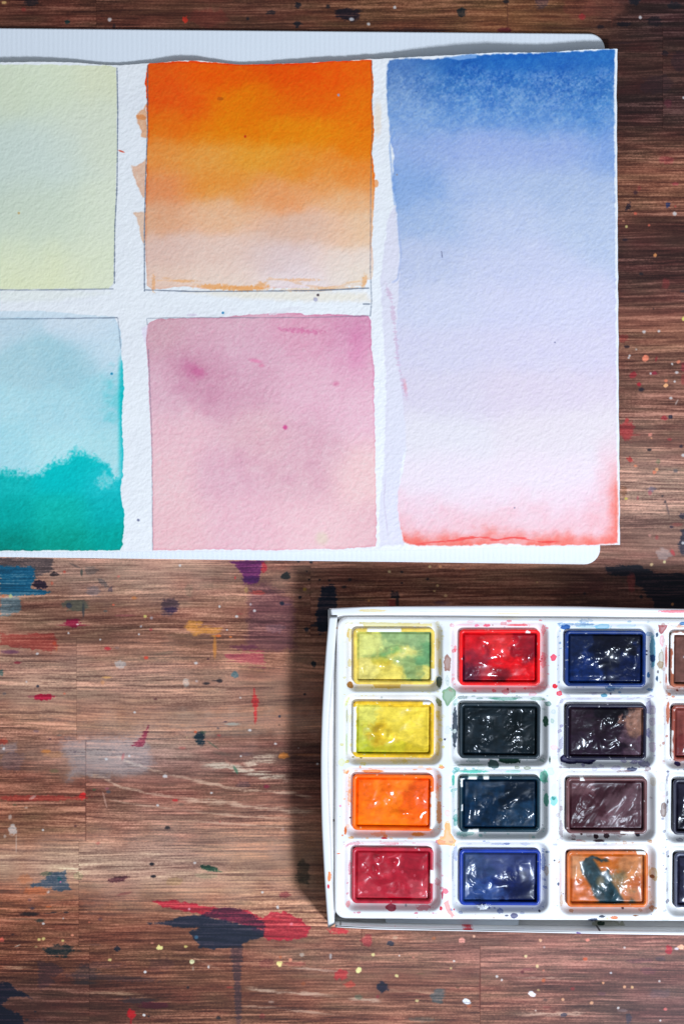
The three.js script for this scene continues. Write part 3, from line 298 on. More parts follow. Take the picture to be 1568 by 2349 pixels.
  s.poly([[-250, 716], [0, 714], [90, 712], [200, 722], [262, 726], [262, 732], [-250, 735]], [204, 222, 240], 0.8, { rough: 2 });
  wash([[-250, 728], [262, 727], [276, 760], [280, 830], [284, 880], [279, 960], [283, 1040], [281, 1092], [276, 1110], [278, 1150], [285, 1180], [281, 1250], [274, 1262], [-250, 1265]], tf, {
    edge: 0.28, gran: 0.1, rough: 2.5, seed: 4,
    more: (x, y, g, n, c) => {
      const b = tb(x) + (fbm(x / 30, y / 24, 4, 70) - 0.5) * 30 + (fbm(x / 5, y / 5, 2, 71) - 0.5) * 22, t = ss(-14, 15, y - b), h = 1 - ss(10, 26, Math.hypot((x - 238) / 1.2, y - 1102) + (fbm(x / 8, y / 8, 2, 4) - 0.5) * 26), w = clamp(t - h * 0.5 * (0.3 + fbm(x / 4, y / 4, 2, 8) * 1.2)), rt = ss(266, 280, x) * ss(800, 850, y) * 0.75 + (1 - ss(4, 36, Math.hypot(x - 266, (y - 920) * 0.5) + n * 70)) * 0.26;
      const cc = td(x, y), u = Math.max(w, clamp(rt) * ss(790, 830, y)); return [[mix(c[0], cc[0], u), mix(c[1], cc[1], u), mix(c[2], cc[2], u)], w * (g * 0.12) - 0.0];
    },
  });
  // orange square
  const of = F([[345, 160, 236, 90, 18], [500, 160, 250, 90, 4], [700, 165, 243, 82, 4], [840, 160, 252, 100, 10], [400, 230, 240, 88, 18], [560, 230, 252, 122, 4], [700, 230, 250, 98, 8], [840, 250, 252, 114, 10], [380, 295, 240, 114, 22], [520, 300, 252, 126, 6], [700, 300, 252, 134, 12], [840, 330, 248, 124, 14], [350, 360, 237, 146, 72], [450, 355, 251, 162, 78], [600, 370, 252, 158, 52], [700, 380, 241, 142, 52], [845, 400, 247, 126, 38], [800, 400, 248, 152, 76], [350, 430, 230, 144, 96], [500, 420, 248, 150, 64], [650, 440, 239, 158, 104], [800, 450, 249, 180, 136], [350, 500, 227, 169, 135], [500, 490, 240, 185, 151], [700, 520, 225, 185, 167], [830, 520, 242, 195, 163], [350, 580, 225, 190, 181], [500, 580, 232, 200, 190], [650, 600, 225, 200, 202], [800, 600, 240, 215, 208], [350, 640, 232, 200, 187], [500, 645, 238, 211, 201], [700, 645, 236, 220, 227], [840, 640, 246, 220, 208]], 300, 140, 880, 680, 78, 34);
  wash([[335, 240], [312, 264], [319, 288], [326, 300], [322, 312], [337, 316]], [226, 158, 112], { edge: 0.3, seed: 5, al: 0.75, rough: 4, soft: 2.5 }); s.blot(324, 268, 12, 6, 0.2, [222, 120, 50], 0.5);
  wash([[337, 362], [316, 378], [302, 380], [306, 402], [318, 432], [330, 452]], [226, 174, 144], { edge: 0.3, seed: 6, al: 0.75, rough: 4, soft: 2.5 }); wash([[332, 486], [308, 488], [318, 512], [322, 540], [330, 558]], [226, 182, 154], { edge: 0.25, seed: 7, al: 0.75, rough: 4, soft: 2.5 });
  wash([[338, 148], [345, 144], [440, 142], [560, 147], [700, 146], [780, 141], [852, 139], [856, 200], [852, 240], [858, 290], [852, 350], [859, 400], [860, 420], [855, 500], [852, 560], [857, 600], [853, 640], [843, 642], [835, 655], [700, 660], [560, 662], [470, 662], [420, 656], [350, 664], [337, 655], [332, 560], [334, 430], [336, 380], [338, 300], [336, 215], [333, 190]], of, { edge: 0.4, edgeW: 6, gran: 0.1, rough: 2.2, seed: 8 });
  s.blot(862, 420, 6, 9, 0, [236, 130, 50], 0.6); s.blot(866, 270, 8, 40, 0, [246, 214, 190], 0.5, { soft: 0.5 }); s.poly([[420, 668], [700, 668], [840, 672], [850, 690], [700, 690], [560, 684]], [242, 226, 214], 0.7, { soft: 7 });
  for (const [x, y, rx, ry, a] of [[490, 657, 36, 6, 0.6], [560, 661, 48, 6, 0.7], [600, 655, 14, 8, 0.5], [690, 641, 40, 3, 0.35], [770, 660, 50, 3, 0.35], [835, 645, 6, 14, 0.45], [352, 650, 4, 20, 0.4], [420, 644, 30, 3, 0.35], [700, 664, 60, 4, 0.3]]) s.blot(x, y, rx, ry, 0, [238, 150, 70], a, { rough: 1, soft: 0.4 });
  s.line([[360, 642], [385, 640], [430, 646], [470, 658], [560, 663], [605, 655], [615, 640], [660, 640], [690, 652], [760, 662], [830, 640], [842, 628]], 6, [240, 176, 120], 0.35, { rough: 1.8, taper: 0 });
  s.blot(505, 226, 7, 4, 0, [150, 70, 20], 0.5); s.blot(562, 312, 3, 3, 0, [190, 40, 20], 0.8); s.blot(278, 346, 7, 2, 0.35, [214, 80, 60], 0.9);
  // pink square
  const pf = F([[350, 740, 214, 167, 183], [500, 740, 221, 174, 193], [700, 750, 223, 164, 190], [820, 750, 214, 147, 182], [842, 830, 226, 172, 198], [450, 860, 208, 150, 176], [550, 800, 221, 174, 196], [370, 900, 224, 180, 199], [550, 900, 216, 164, 187], [700, 900, 228, 181, 202], [850, 950, 231, 186, 206], [400, 1000, 234, 189, 203], [600, 1000, 226, 184, 196], [700, 1020, 219, 172, 191], [370, 1100, 237, 195, 205], [520, 1080, 224, 177, 196], [700, 1080, 223, 179, 194], [840, 1080, 237, 198, 204], [400, 1200, 234, 189, 200], [550, 1200, 232, 186, 202], [700, 1220, 234, 189, 203], [840, 1230, 228, 184, 196], [740, 1235, 236, 199, 207]], 320, 700, 880, 1280, 66);
  wash([[336, 745], [345, 738], [360, 732], [400, 729], [500, 728], [560, 722], [620, 718], [690, 718], [700, 722], [760, 720], [845, 724], [851, 735], [852, 800], [858, 850], [857, 900], [860, 1000], [861, 1100], [863, 1200], [862, 1254], [760, 1260], [620, 1262], [480, 1260], [350, 1263], [349, 1100], [346, 1000], [341, 900], [338, 820], [334, 775]], pf, { edge: 0.42, gran: 0.16, rough: 2.2, seed: 9 });
  s.poly([[325, 752], [338, 745], [334, 790], [328, 775]], [226, 218, 240], 0.8, { rough: 2 }); s.blot(440, 722, 12, 3, 0, [214, 205, 228], 0.8); s.blot(650, 712, 40, 6, -0.2, [226, 226, 240], 0.7);
  s.blot(455, 853, 14, 9, 0.5, [205, 70, 140], 0.34, { soft: 0.8, rough: 1.4 }); for (let i = 0; i < 26; i++) s.blot(470 + (hash(i, 1, 3) - 0.5) * 130, 890 + (hash(i, 2, 3) - 0.5) * 110, 8 + hash(i, 3, 3) * 12, 6 + hash(i, 4, 3) * 8, hash(i, 5, 3) * 3, [196, 118, 156], 0.12, { soft: 0.9, rough: 1.4 }); for (let i = 0; i < 30; i++) s.blot(640 + (hash(i, 1, 4) - 0.5) * 200, 1050 + (hash(i, 2, 4) - 0.5) * 150, 8 + hash(i, 3, 4) * 14, 6 + hash(i, 4, 4) * 9, hash(i, 5, 4) * 3, [200, 130, 162], 0.1, { soft: 0.9, rough: 1.4 }); s.blot(437, 848, 26, 16, 0.6, [195, 90, 145], 0.35, { soft: 0.8, rough: 1 }); s.blot(654, 980, 5, 5, 0, [208, 50, 130], 0.7, { soft: 0.6 }); s.blot(690, 758, 40, 5, 0.08, [200, 60, 130], 0.35, { soft: 0.8, rough: 1.4 }); s.blot(585, 827, 14, 4, 0.2, [232, 110, 165], 0.5, { soft: 0.7 }); s.blot(600, 838, 6, 4, 0, [226, 100, 150], 0.4, { soft: 0.7 }); s.blot(770, 880, 7, 5, 0, [205, 80, 135], 0.4, { soft: 0.7 }); s.blot(820, 800, 20, 40, 0, [215, 105, 165], 0.3, { soft: 0.9 }); s.blot(738, 1235, 14, 14, 0, [222, 208, 190], 0.6, { soft: 0.6 });
  // blue to rose panel
  const bf = F([[900, 150, 86, 128, 193], [1050, 140, 34, 96, 177], [1200, 150, 28, 96, 182], [1380, 140, 40, 108, 187], [920, 205, 108, 144, 201], [1050, 195, 52, 111, 187], [1200, 200, 64, 118, 191], [1330, 190, 48, 102, 183], [1395, 200, 68, 126, 192], [930, 265, 128, 165, 221], [1100, 255, 96, 144, 211], [1250, 260, 104, 150, 213], [1380, 260, 82, 138, 208], [930, 340, 152, 175, 227], [1100, 330, 160, 178, 229], [1300, 335, 162, 179, 229], [1398, 340, 132, 165, 223], [925, 430, 131, 165, 221], [1100, 430, 176, 192, 231], [1300, 430, 176, 192, 228], [960, 500, 167, 187, 227], [1150, 520, 191, 201, 234], [1350, 520, 186, 199, 231], [950, 600, 191, 199, 231], [1200, 600, 201, 205, 236], [1000, 700, 206, 209, 236], [1200, 700, 209, 209, 238], [1000, 800, 211, 208, 234], [1200, 800, 213, 208, 235], [1000, 900, 216, 209, 231], [1200, 900, 219, 208, 230], [1000, 1000, 225, 221, 235], [1250, 1000, 226, 217, 231], [1000, 1090, 232, 220, 237], [1250, 1090, 233, 219, 236], [950, 1180, 237, 208, 226], [1150, 1180, 236, 216, 234], [1350, 1180, 238, 208, 226], [1150, 1245, 238, 205, 222]], 870, 120, 1420, 1260, 85, 44);
  s.poly([[890, 500], [906, 470], [918, 600], [920, 700], [930, 900], [935, 1000], [918, 1080], [915, 1180], [925, 1250], [872, 1252], [868, 1180], [880, 1080], [885, 900], [878, 730], [872, 640]], [218, 216, 238], 0.95, { rough: 4, soft: 3, dark: 0.15 });
  wash([[888, 150], [892, 140], [945, 137], [980, 142], [1090, 132], [1250, 126], [1406, 119], [1409, 400], [1412, 800], [1416, 1245], [1380, 1249], [1250, 1252], [1150, 1247], [1030, 1252], [950, 1251], [926, 1244], [914, 1190], [913, 1130], [922, 1090], [932, 1030], [925, 930], [908, 800], [912, 700], [918, 600], [908, 480], [900, 420], [903, 360], [892, 300], [886, 200]], bf, {
    edge: 0.1, gran: 0.12, rough: 3, soft: 2.6, seed: 10,
    more: (x, y, g, n, c) => { const dry = ss(150, 185, y + n * 40) * (1 - ss(250, 340, y + n * 60)); const k = fbm(x / 4.2, y / 4.2, 2, 77) * 0.6 + fbm(x / 22, y / 16, 2, 78) * 0.4, p = ss(0.36, 0.7, k) * dry, k2 = clamp(ss(1110, 1225, y + n * 60 + 90 * (fbm(x / 110, y / 80, 2, 10) - 0.5)) * 0.55 + ss(1340, 1412, x + n * 40) * ss(960, 1120, y) * 0.5), k1 = Math.max(ss(1205, 1250, y + n * 34 + 40 * (fbm(x / 75, y / 60, 3, 9) - 0.5)) * 0.85, ss(1385, 1416, x + n * 18) * ss(1030, 1190, y) * 0.75); c = [mix(mix(c[0], 247, k2), 251, k1), mix(mix(c[1], 178, k2), 108, k1), mix(mix(c[2], 190, k2), 98, k1)]; const rt = ss(1400, 1414, x) * ss(330, 420, y) * (1 - ss(1000, 1100, y)) * 0.12; return [[mix(c[0], 150, p * 0.42), mix(c[1], 178, p * 0.42), mix(c[2], 224, p * 0.42)], g * dry * 0.2 + n * 0.2 * (1 - ss(150, 330, y)) + rt]; },
  });
  s.line([[905, 300], [893, 330], [900, 420], [905, 470]], 6, [120, 158, 222], 0.5, { taper: 0 }); s.line([[908, 480], [920, 580], [912, 640], [895, 650]], 6, [165, 180, 226], 0.6); s.line([[880, 640], [898, 690], [906, 760], [912, 830], [925, 880], [935, 925]], 8, [206, 172, 204], 0.5, { rough: 1.6 }); s.line([[926, 860], [932, 910]], 9, [232, 150, 170], 0.5);
  s.line([[940, 1250], [1030, 1240], [1100, 1232], [1140, 1238], [1180, 1232], [1240, 1243], [1290, 1241]], 5, [232, 70, 70], 0.75, { rough: 1.3 }); s.line([[885, 1080], [880, 1150], [892, 1250]], 4, [206, 198, 224], 0.7); s.line([[1412, 1090], [1415, 1160], [1414, 1230]], 12, [252, 120, 108], 0.5);
  s.poly([[1020, 137], [1090, 131], [1090, 139], [1050, 144]], [130, 170, 226], 0.8, { rough: 1.5 }); s.poly([[918, 330], [960, 390], [965, 450], [930, 490], [908, 430]], [150, 178, 228], 0.45, { rough: 8, soft: 4 });
  // pencil lines
  const pc = [92, 104, 128], pl = (pts, al = 0.75) => s.line(pts, 3.2, pc, al, { taper: 0, rough: 0.6 });
  pl([[268.5, 155], [270, 260], [268, 430], [263, 520], [262, 650]]); pl([[-250, 662], [60, 665], [200, 663], [260, 662]], 0.6); pl([[-250, 730], [50, 731], [150, 730], [270, 728]], 0.65); pl([[270, 728], [277, 800]], 0.35); pl([[339, 150], [338, 300], [334, 400], [331, 520], [331, 668]]); pl([[331, 664], [440, 668], [600, 667], [720, 666], [846, 660]], 0.8);
  pl([[852, 140], [853, 300], [850, 420], [849, 620], [852, 690], [849, 725]], 0.5); pl([[832, 697], [848, 697]]); pl([[338, 745], [336, 730], [400, 728], [560, 728], [700, 728], [850, 724]], 0.4); pl([[340, 800], [348, 1000], [350, 1262]], 0.35);
  for (const [x, y, r, c] of [[729, 676, 3, [60, 50, 60]], [511, 717, 3, [30, 120, 180]], [256, 857, 3, [20, 130, 180]], [317, 1193, 3, [110, 115, 150]], [43, 488, 3, [200, 170, 120]], [910, 400, 2, [150, 140, 150]], [1272, 785, 2, [130, 130, 170]], [1180, 1165, 2, [150, 140, 170]], [776, 218, 3, [150, 150, 190]]]) s.blot(x, y, r, r, 0, c, 0.9, { soft: 0.4 });
  s.blot(723, 686, 5, 5, 0, [160, 160, 195], 0.7); s.line([[1012, 575], [1014, 590]], 3, [110, 115, 150], 0.8, { taper: 0 });
}
const sheetH = PADH + 0.0011;
const topEdge = (x) => { const k = [[-720, 150], [0, 145], [140, 143.5], [270, 149], [350, 145], [435, 140.5], [560, 147.5], [690, 146], [783, 141.5], [851, 137], [980, 134], [1200, 126], [1411, 117]]; for (let i = 0; i + 1 < k.length; i++) if (x <= k[i + 1][0]) { const t = clamp((x - k[i][0]) / (k[i + 1][0] - k[i][0])); return mix(k[i][1], k[i + 1][1], t * t * (3 - 2 * t)); } return 117; };
{
  const NX = 300, NY = 150, bumps = [[60, 150, 0.0016], [430, 90, 0.0019], [-250, 200, 0.0016], [1090, 200, 0.0046], [1390, 140, 0.003], [720, 120, 0.0014]];
  const lift = (x, y) => { let a = 0.0002; for (const [c, w, h] of bumps) a += h * Math.exp(-(((x - c) / w) ** 2)); const t = (y - topEdge(x)) / 1; return a * Math.exp(-t / 95) + 0.00045 * fbm(x / 260, y / 260, 2, 88) + 0.0008 * Math.exp(-(((x - 1418) / 60) ** 2)) * ss(1250, 700, y) * ss(120, 500, y) * 0.4; };
  const pt = (u, v) => {
    const yt = topEdge(mix(-700, 1410, u)) + (noise(u * 420, 1, 3) - 0.5) * 1.4, yb = mix(1262, 1250, u) + (u > 0.5 ? 9 * ss(1, 0.73, u) : 9) - 0 + (noise(u * 300, 2, 4) - 0.5) * 1.2, y = mix(yt, yb, v);
    const xr = mix(1410, 1419, clamp((y - 117) / 1133)) + (fbm(y / 30, 7, 3, 8) - 0.5) * 2, x = mix(-700, xr, u); return [x, y];
  };
  const pos = [], uv = [], idx = [], row = NX + 1;
  for (let j = 0; j <= NY; j++) for (let i = 0; i <= NX; i++) { const v = (j / NY) ** 1.6, u = 1 - (1 - i / NX) ** 1.1, [x, y] = pt(u, v), h = sheetH + lift(x, y), p = P(x, y, sheetH + 0.001), q = paper.uv(x, y); pos.push(p.x, h, p.z); uv.push(...q); }
  for (let j = 0; j < NY; j++) for (let i = 0; i < NX; i++) { const a = j * row + i; idx.push(a, a + row, a + row + 1, a, a + row + 1, a + 1); }
  const bump = greyTexture(2048, 1126, (i, j) => { const x = -700 + (i + 0.5) / paper.sx, y = 108 + (j + 0.5) / paper.sy; return pgrain(x, y); });
  const g = geo(pos, uv, idx);
  // torn edge: the sheet's thickness, as a skirt round the outline
  const loop = []; for (let i = 0; i <= NX; i++) loop.push(i); for (let j = 1; j <= NY; j++) loop.push(j * row + NX); for (let i = NX - 1; i >= 0; i--) loop.push(NY * row + i); for (let j = NY - 1; j > 0; j--) loop.push(j * row);
  const ep = [], ei = [];
  loop.forEach((k, n) => { const x = pos[k * 3], y = pos[k * 3 + 1], z = pos[k * 3 + 2], ox = (x > 0.09 ? 1 : 0) * 0.00042 * (0.75 + 0.5 * noise(z * 300, 3, 5)), oz = 0; ep.push(x, y - 0.00002, z, x + ox, y - 0.00018, z + oz, x + ox * 0.9, y - 0.0007, z + oz); void n; });
  for (let n = 0; n < loop.length; n++) { const a = n * 3, b = ((n + 1) % loop.length) * 3; ei.push(a, b, a + 1, b, b + 1, a + 1, a + 1, b + 1, a + 2, b + 1, b + 2, a + 2); }
  const t = thing('watercolour_sheet', 'watercolour paper painted with green, turquoise, orange, pink and blue swatches', 'painting');
  mesh('paper', g, new THREE.MeshPhysicalMaterial({ map: paper.texture(), roughness: 0.9, specularIntensity: 0.25, bumpMap: bump, bumpScale: 0.00023, side: THREE.DoubleSide }), t);
  mesh('torn_edge', geo(ep, null, ei), new THREE.MeshPhysicalMaterial({ color: new THREE.Color(0.86, 0.86, 0.87), roughness: 0.9, specularIntensity: 0.25, side: THREE.DoubleSide }), t);
}

// ---------------------------------------------------------------- paint box, palette and their stains
const RIMH = 0.0235, PALH = 0.0195, BX = [730, 1380, 1810, 2160];
const PALE = [[[200, 180, 90], [225, 70, 90], [60, 110, 170], [165, 95, 75]], [[205, 190, 80], [50, 85, 85], [95, 90, 150], [150, 80, 65]], [[232, 130, 70], [50, 140, 135], [100, 75, 90], [80, 80, 110]], [[190, 70, 95], [60, 85, 160], [170, 120, 75], [80, 85, 115]]];
const plastic = new Sheet(1836, 1326, ...BX);
{
  const s = plastic; s.fill([220, 225, 238]);
  s.each(-1e5, -1e5, 1e5, 1e5, (x, y, q) => { const v = (fbm(x / 40, y / 40, 3, 900) - 0.5) * 5; s.c[q] += v; s.c[q + 1] += v; s.c[q + 2] += v; });
  const T = (k, list) => { const [ox, oy, m] = CROP[k]; for (const [x, y, rx, ry = rx, col, al = 1, deg = 0, ring] of list) s.blot(ox + x * m, oy + y * m, Math.max(1.1, rx * m), Math.max(1.1, ry * m), deg * Math.PI / 180, col, al, { rough: 0.45, soft: 0.12, ring: ring ?? (al < 0.8 ? 0.45 : 0.1) }); };
  const G_ = (k, pts, col, al) => s.poly(at(k, pts), col, al, { rough: 2.5, soft: 1, dark: 0.3 });
  const r = rng(77);
  for (let n = 0; n < 300; n++) { const x = 770 + r() * 1000, y = 1420 + r() * 690, z = 0.8 + r() * r() * 2; s.blot(x, y, z, z, 0, [[90, 90, 110], [150, 60, 70], [60, 90, 110], [170, 120, 80]][Math.floor(r() * 4)], 0.15 + r() * 0.5, { soft: 0.4 }); }
  for (let n = 0; n < 90; n++) { const x = 790 + r() * 960, y = 1425 + r() * 680, z = 3 + r() * 7; s.blot(x, y, z, z * (0.6 + r() * 0.7), r() * 3, [[205, 215, 228], [226, 208, 214], [208, 222, 222], [222, 216, 200], [212, 208, 226]][Math.floor(r() * 5)], 0.4, { ring: 0.5, rough: 0.6 }); }
  for (let c = 0; c < 4; c++) for (let w = 0; w < 4; w++) for (let n = 0; n < 26; n++) {       // drips of each pan's own colour round its well
    const col = [[[190, 175, 80], [205, 190, 70], [235, 130, 60], [190, 50, 80]], [[215, 60, 80], [50, 100, 90], [50, 140, 140], [70, 90, 160]], [[60, 110, 170], [110, 100, 160], [110, 80, 90], [170, 110, 70]], [[150, 90, 80], [150, 80, 70], [60, 60, 90], [60, 60, 90]]][c][w];
    const a = r() * 6.283, x = 903 + c * 243 + clamp(Math.cos(a) * 1.5, -1, 1) * (100 + r() * 14), y = 1506 + w * 168.5 + clamp(Math.sin(a) * 1.5, -1, 1) * (71 + r() * 13), z = 1.2 + r() * r() * 6; s.blot(x, y, z * (1 + (Math.abs(Math.sin(a)) > 0.7 ? r() : 0)), z * 0.8, 0, col, 0.2 + r() * 0.65, { ring: 0.4, rough: 0.7 });
  }
  for (let n = 0; n < 14; n++) { const x = 780 + r() * 980, y = 1425 + r() * 680; s.blot(x, y, 20 + r() * 40, 10 + r() * 20, r() * 3, [200, 206, 218], 0.35, { soft: 0.6, rough: 0.8 }); }
  for (let c = 0; c < 4; c++) for (let w = 0; w < 4; w++) { const q = [903 + c * 243, 1506 + w * 168.5]; for (let n = 0; n < 5; n++) { const a = Math.floor(r() * 4), t = r() * 2 - 1, x = q[0] + (a < 2 ? t * 95 : (a === 2 ? -1 : 1) * 101), y = q[1] + (a < 2 ? (a ? -1 : 1) * 73 : t * 66), m = PALE[w][c]; s.blot(x, y, a < 2 ? 6 + r() * 18 : 3 + r() * 3, a < 2 ? 2 + r() * 3 : 5 + r() * 14, 0, m, 0.25 + r() * 0.4, { ring: 0.4, rough: 0.8 }); } }
  T('p', [[1132, 550, 30, 76, [142, 98, 88], 0.9, 0, 0.3], [1132, 700, 18, 42, [172, 192, 184], 0.55], [312, 742, 23, 30, [152, 96, 30], 0.95, -35], [1065, 715, 22, 46, [38, 68, 72], 0.95], [1072, 590, 12, 64, [188, 160, 72], 0.75], [290, 310, 9, 22, [222, 184, 96], 0.8], [285, 880, 13, 42, [202, 212, 124], 0.65, 25], [283, 1000, 7, 52, [122, 130, 44], 0.55], [238, 1240, 17, 12, [198, 192, 66], 0.65], [315, 1255, 14, 14, [212, 200, 90], 0.6], [280, 1240, 7, 84, [152, 190, 92], 0.65], [235, 1390, 26, 32, [217, 222, 152], 0.6], [355, 1110, 16, 20, [212, 212, 90], 0.6], [1062, 885, 20, 42, [92, 112, 72], 0.85, -22], [335, 1357, 10, 5, [110, 90, 30], 0.9], [403, 1362, 11, 7, [110, 90, 30], 0.9], [1110, 1195, 9, 9, [40, 50, 70]], [1200, 1100, 24, 155, [58, 68, 84], 0.95], [1195, 1135, 17, 20, [202, 217, 222], 0.95], [1530, 855, 44, 12, [70, 140, 125], 0.65], [1410, 855, 27, 10, [80, 122, 120], 0.7], [1205, 890, 22, 32, [150, 197, 192], 0.55], [1136, 1120, 24, 36, [200, 213, 219], 0.7], [1470, 235, 27, 13, [226, 70, 108], 0.85], [1385, 235, 19, 13, [236, 110, 160], 0.8], [1280, 230, 64, 7, [236, 162, 192], 0.65], [1330, 1415, 120, 6, [60, 85, 70], 0.6], [1525, 1410, 44, 32, [38, 68, 70], 0.85], [1420, 1440, 32, 24, [190, 206, 206], 0.65], [500, 1478, 86, 16, [250, 128, 58], 0.75], [395, 1430, 9, 11, [232, 150, 110], 0.8], [905, 1430, 27, 11, [236, 202, 177], 0.8], [860, 1462, 17, 6, [232, 142, 92], 0.8], [1340, 1480, 84, 16, [60, 187, 172], 0.65], [1185, 600, 30, 60, [224, 222, 238], 0.5], [500, 106, 110, 10, [226, 196, 100], 0.75]]);
  G_('p', [[1085, 790], [1150, 750], [1205, 790], [1200, 840], [1130, 915], [1095, 860]], [108, 150, 115], 0.85); G_('p', [[500, 730], [740, 735], [735, 770], [525, 768]], [206, 182, 92], 0.8); G_('p', [[420, 205], [800, 215], [1000, 220], [1000, 245], [430, 252]], [206, 197, 122], 0.65);
  T('q', [[170, 232, 94, 8, [222, 50, 70], 0.85], [400, 490, 15, 22, [226, 172, 192], 0.55], [462, 505, 25, 25, [226, 60, 90], 0.9], [473, 745, 21, 20, [212, 14, 34]], [510, 808, 23, 22, [220, 38, 62], 0.92, 0, 0.3], [285, 812, 37, 15, [226, 142, 162], 0.65], [80, 777, 9, 9, [110, 30, 50]], [372, 520, 6, 6, [150, 40, 60]], [362, 542, 6, 6, [150, 40, 60]], [570, 250, 44, 22, [20, 70, 152], 0.9], [890, 245, 64, 23, [90, 172, 217], 0.75], [750, 245, 74, 13, [150, 202, 227], 0.65], [1080, 240, 84, 15, [172, 207, 232], 0.65], [1305, 450, 18, 132, [60, 132, 167], 0.8], [1305, 510, 17, 32, [28, 58, 108], 0.95], [1277, 660, 11, 23, [40, 90, 152], 0.9], [1337, 310, 11, 17, [30, 60, 95], 0.95], [1337, 680, 10, 22, [30, 60, 95], 0.95], [1345, 625, 9, 13, [80, 76, 82], 0.8], [1265, 455, 7, 7, K()], [1265, 485, 6, 6, K()], [1380, 360, 19, 47, [226, 152, 167], 0.65], [1375, 520, 24, 74, [152, 142, 122], 0.75], [1370, 565, 29, 32, [142, 112, 80], 0.75], [890, 824, 26, 15, [58, 130, 167], 0.9], [945, 812, 8, 8, [40, 30, 60]], [1080, 825, 54, 17, [187, 207, 232], 0.65], [965, 825, 32, 16, [217, 217, 237], 0.55], [1180, 825, 42, 15, [200, 217, 237], 0.55], [830, 805, 105, 4, [70, 60, 90], 0.5], [725, 858, 64, 11, [176, 172, 222], 0.75], [980, 860, 64, 11, [180, 176, 226], 0.75], [1120, 860, 32, 9, [180, 176, 222], 0.65], [580, 860, 37, 11, [186, 186, 226], 0.65], [400, 1050, 18, 46, [28, 74, 54], 0.97], [450, 1040, 16, 19, [130, 172, 162], 0.75], [460, 962, 21, 20, [180, 200, 206], 0.8, 0, 0.6], [460, 1120, 27, 22, [216, 226, 229], 0.6], [465, 1265, 32, 22, [232, 186, 192], 0.7], [473, 1352, 22, 16, [202, 218, 226], 0.7], [435, 1470, 32, 32, [187, 226, 222], 0.7], [100, 1385, 98, 22, [22, 52, 44], 0.95], [60, 860, 115, 15, [58, 135, 110], 0.75], [330, 860, 64, 15, [98, 150, 130], 0.65], [430, 1370, 7, 27, [40, 60, 50], 0.9], [155, 1435, 22, 13, [108, 120, 100], 0.75], [240, 1440, 27, 15, [108, 120, 95], 0.75], [1305, 950, 23, 37, [178, 164, 196], 0.7], [1303, 1050, 23, 37, [178, 164, 196], 0.7], [1305, 1265, 25, 42, [182, 164, 196], 0.75], [1305, 1165, 19, 27, [206, 200, 216], 0.6], [1365, 1110, 23, 42, [206, 207, 222], 0.65], [810, 1445, 23, 21, [178, 180, 212], 0.75], [990, 1440, 42, 17, [174, 165, 206], 0.75], [1130, 1450, 42, 17, [44, 50, 84], 0.92], [700, 1435, 155, 4, [50, 40, 70], 0.6], [1430, 500, 11, 94, [166, 70, 60], 0.88], [1445, 980, 18, 104, [166, 85, 60], 0.88], [1430, 690, 9, 42, [162, 80, 60], 0.85], [1440, 815, 16, 13, [192, 110, 80], 0.85], [1475, 835, 15, 9, [192, 110, 80], 0.85], [1522, 788, 9, 9, [120, 60, 50]], [1550, 215, 22, 13, [20, 90, 162], 0.88], [1540, 245, 32, 9, [226, 152, 112], 0.75], [1365, 800, 44, 64, [226, 223, 228], 0.7], [1360, 1440, 37, 47, [216, 212, 212], 0.7], [1522, 1412, 25, 19, [22, 22, 74], 0.97], [1395, 940, 9, 27, [206, 207, 228], 0.8], [1500, 112, 140, 11, [228, 90, 110], 0.8], [80, 128, 110, 7, [190, 160, 80], 0.5], [1268, 196, 10, 7, [190, 205, 220], 0.8]]);
  G_('q', [[1350, 230], [1430, 225], [1420, 270], [1375, 305], [1355, 285]], [150, 74, 80], 0.9); G_('q', [[520, 1360], [560, 1340], [600, 1365], [850, 1370], [800, 1410], [580, 1412], [530, 1390]], [16, 14, 50], 0.97);
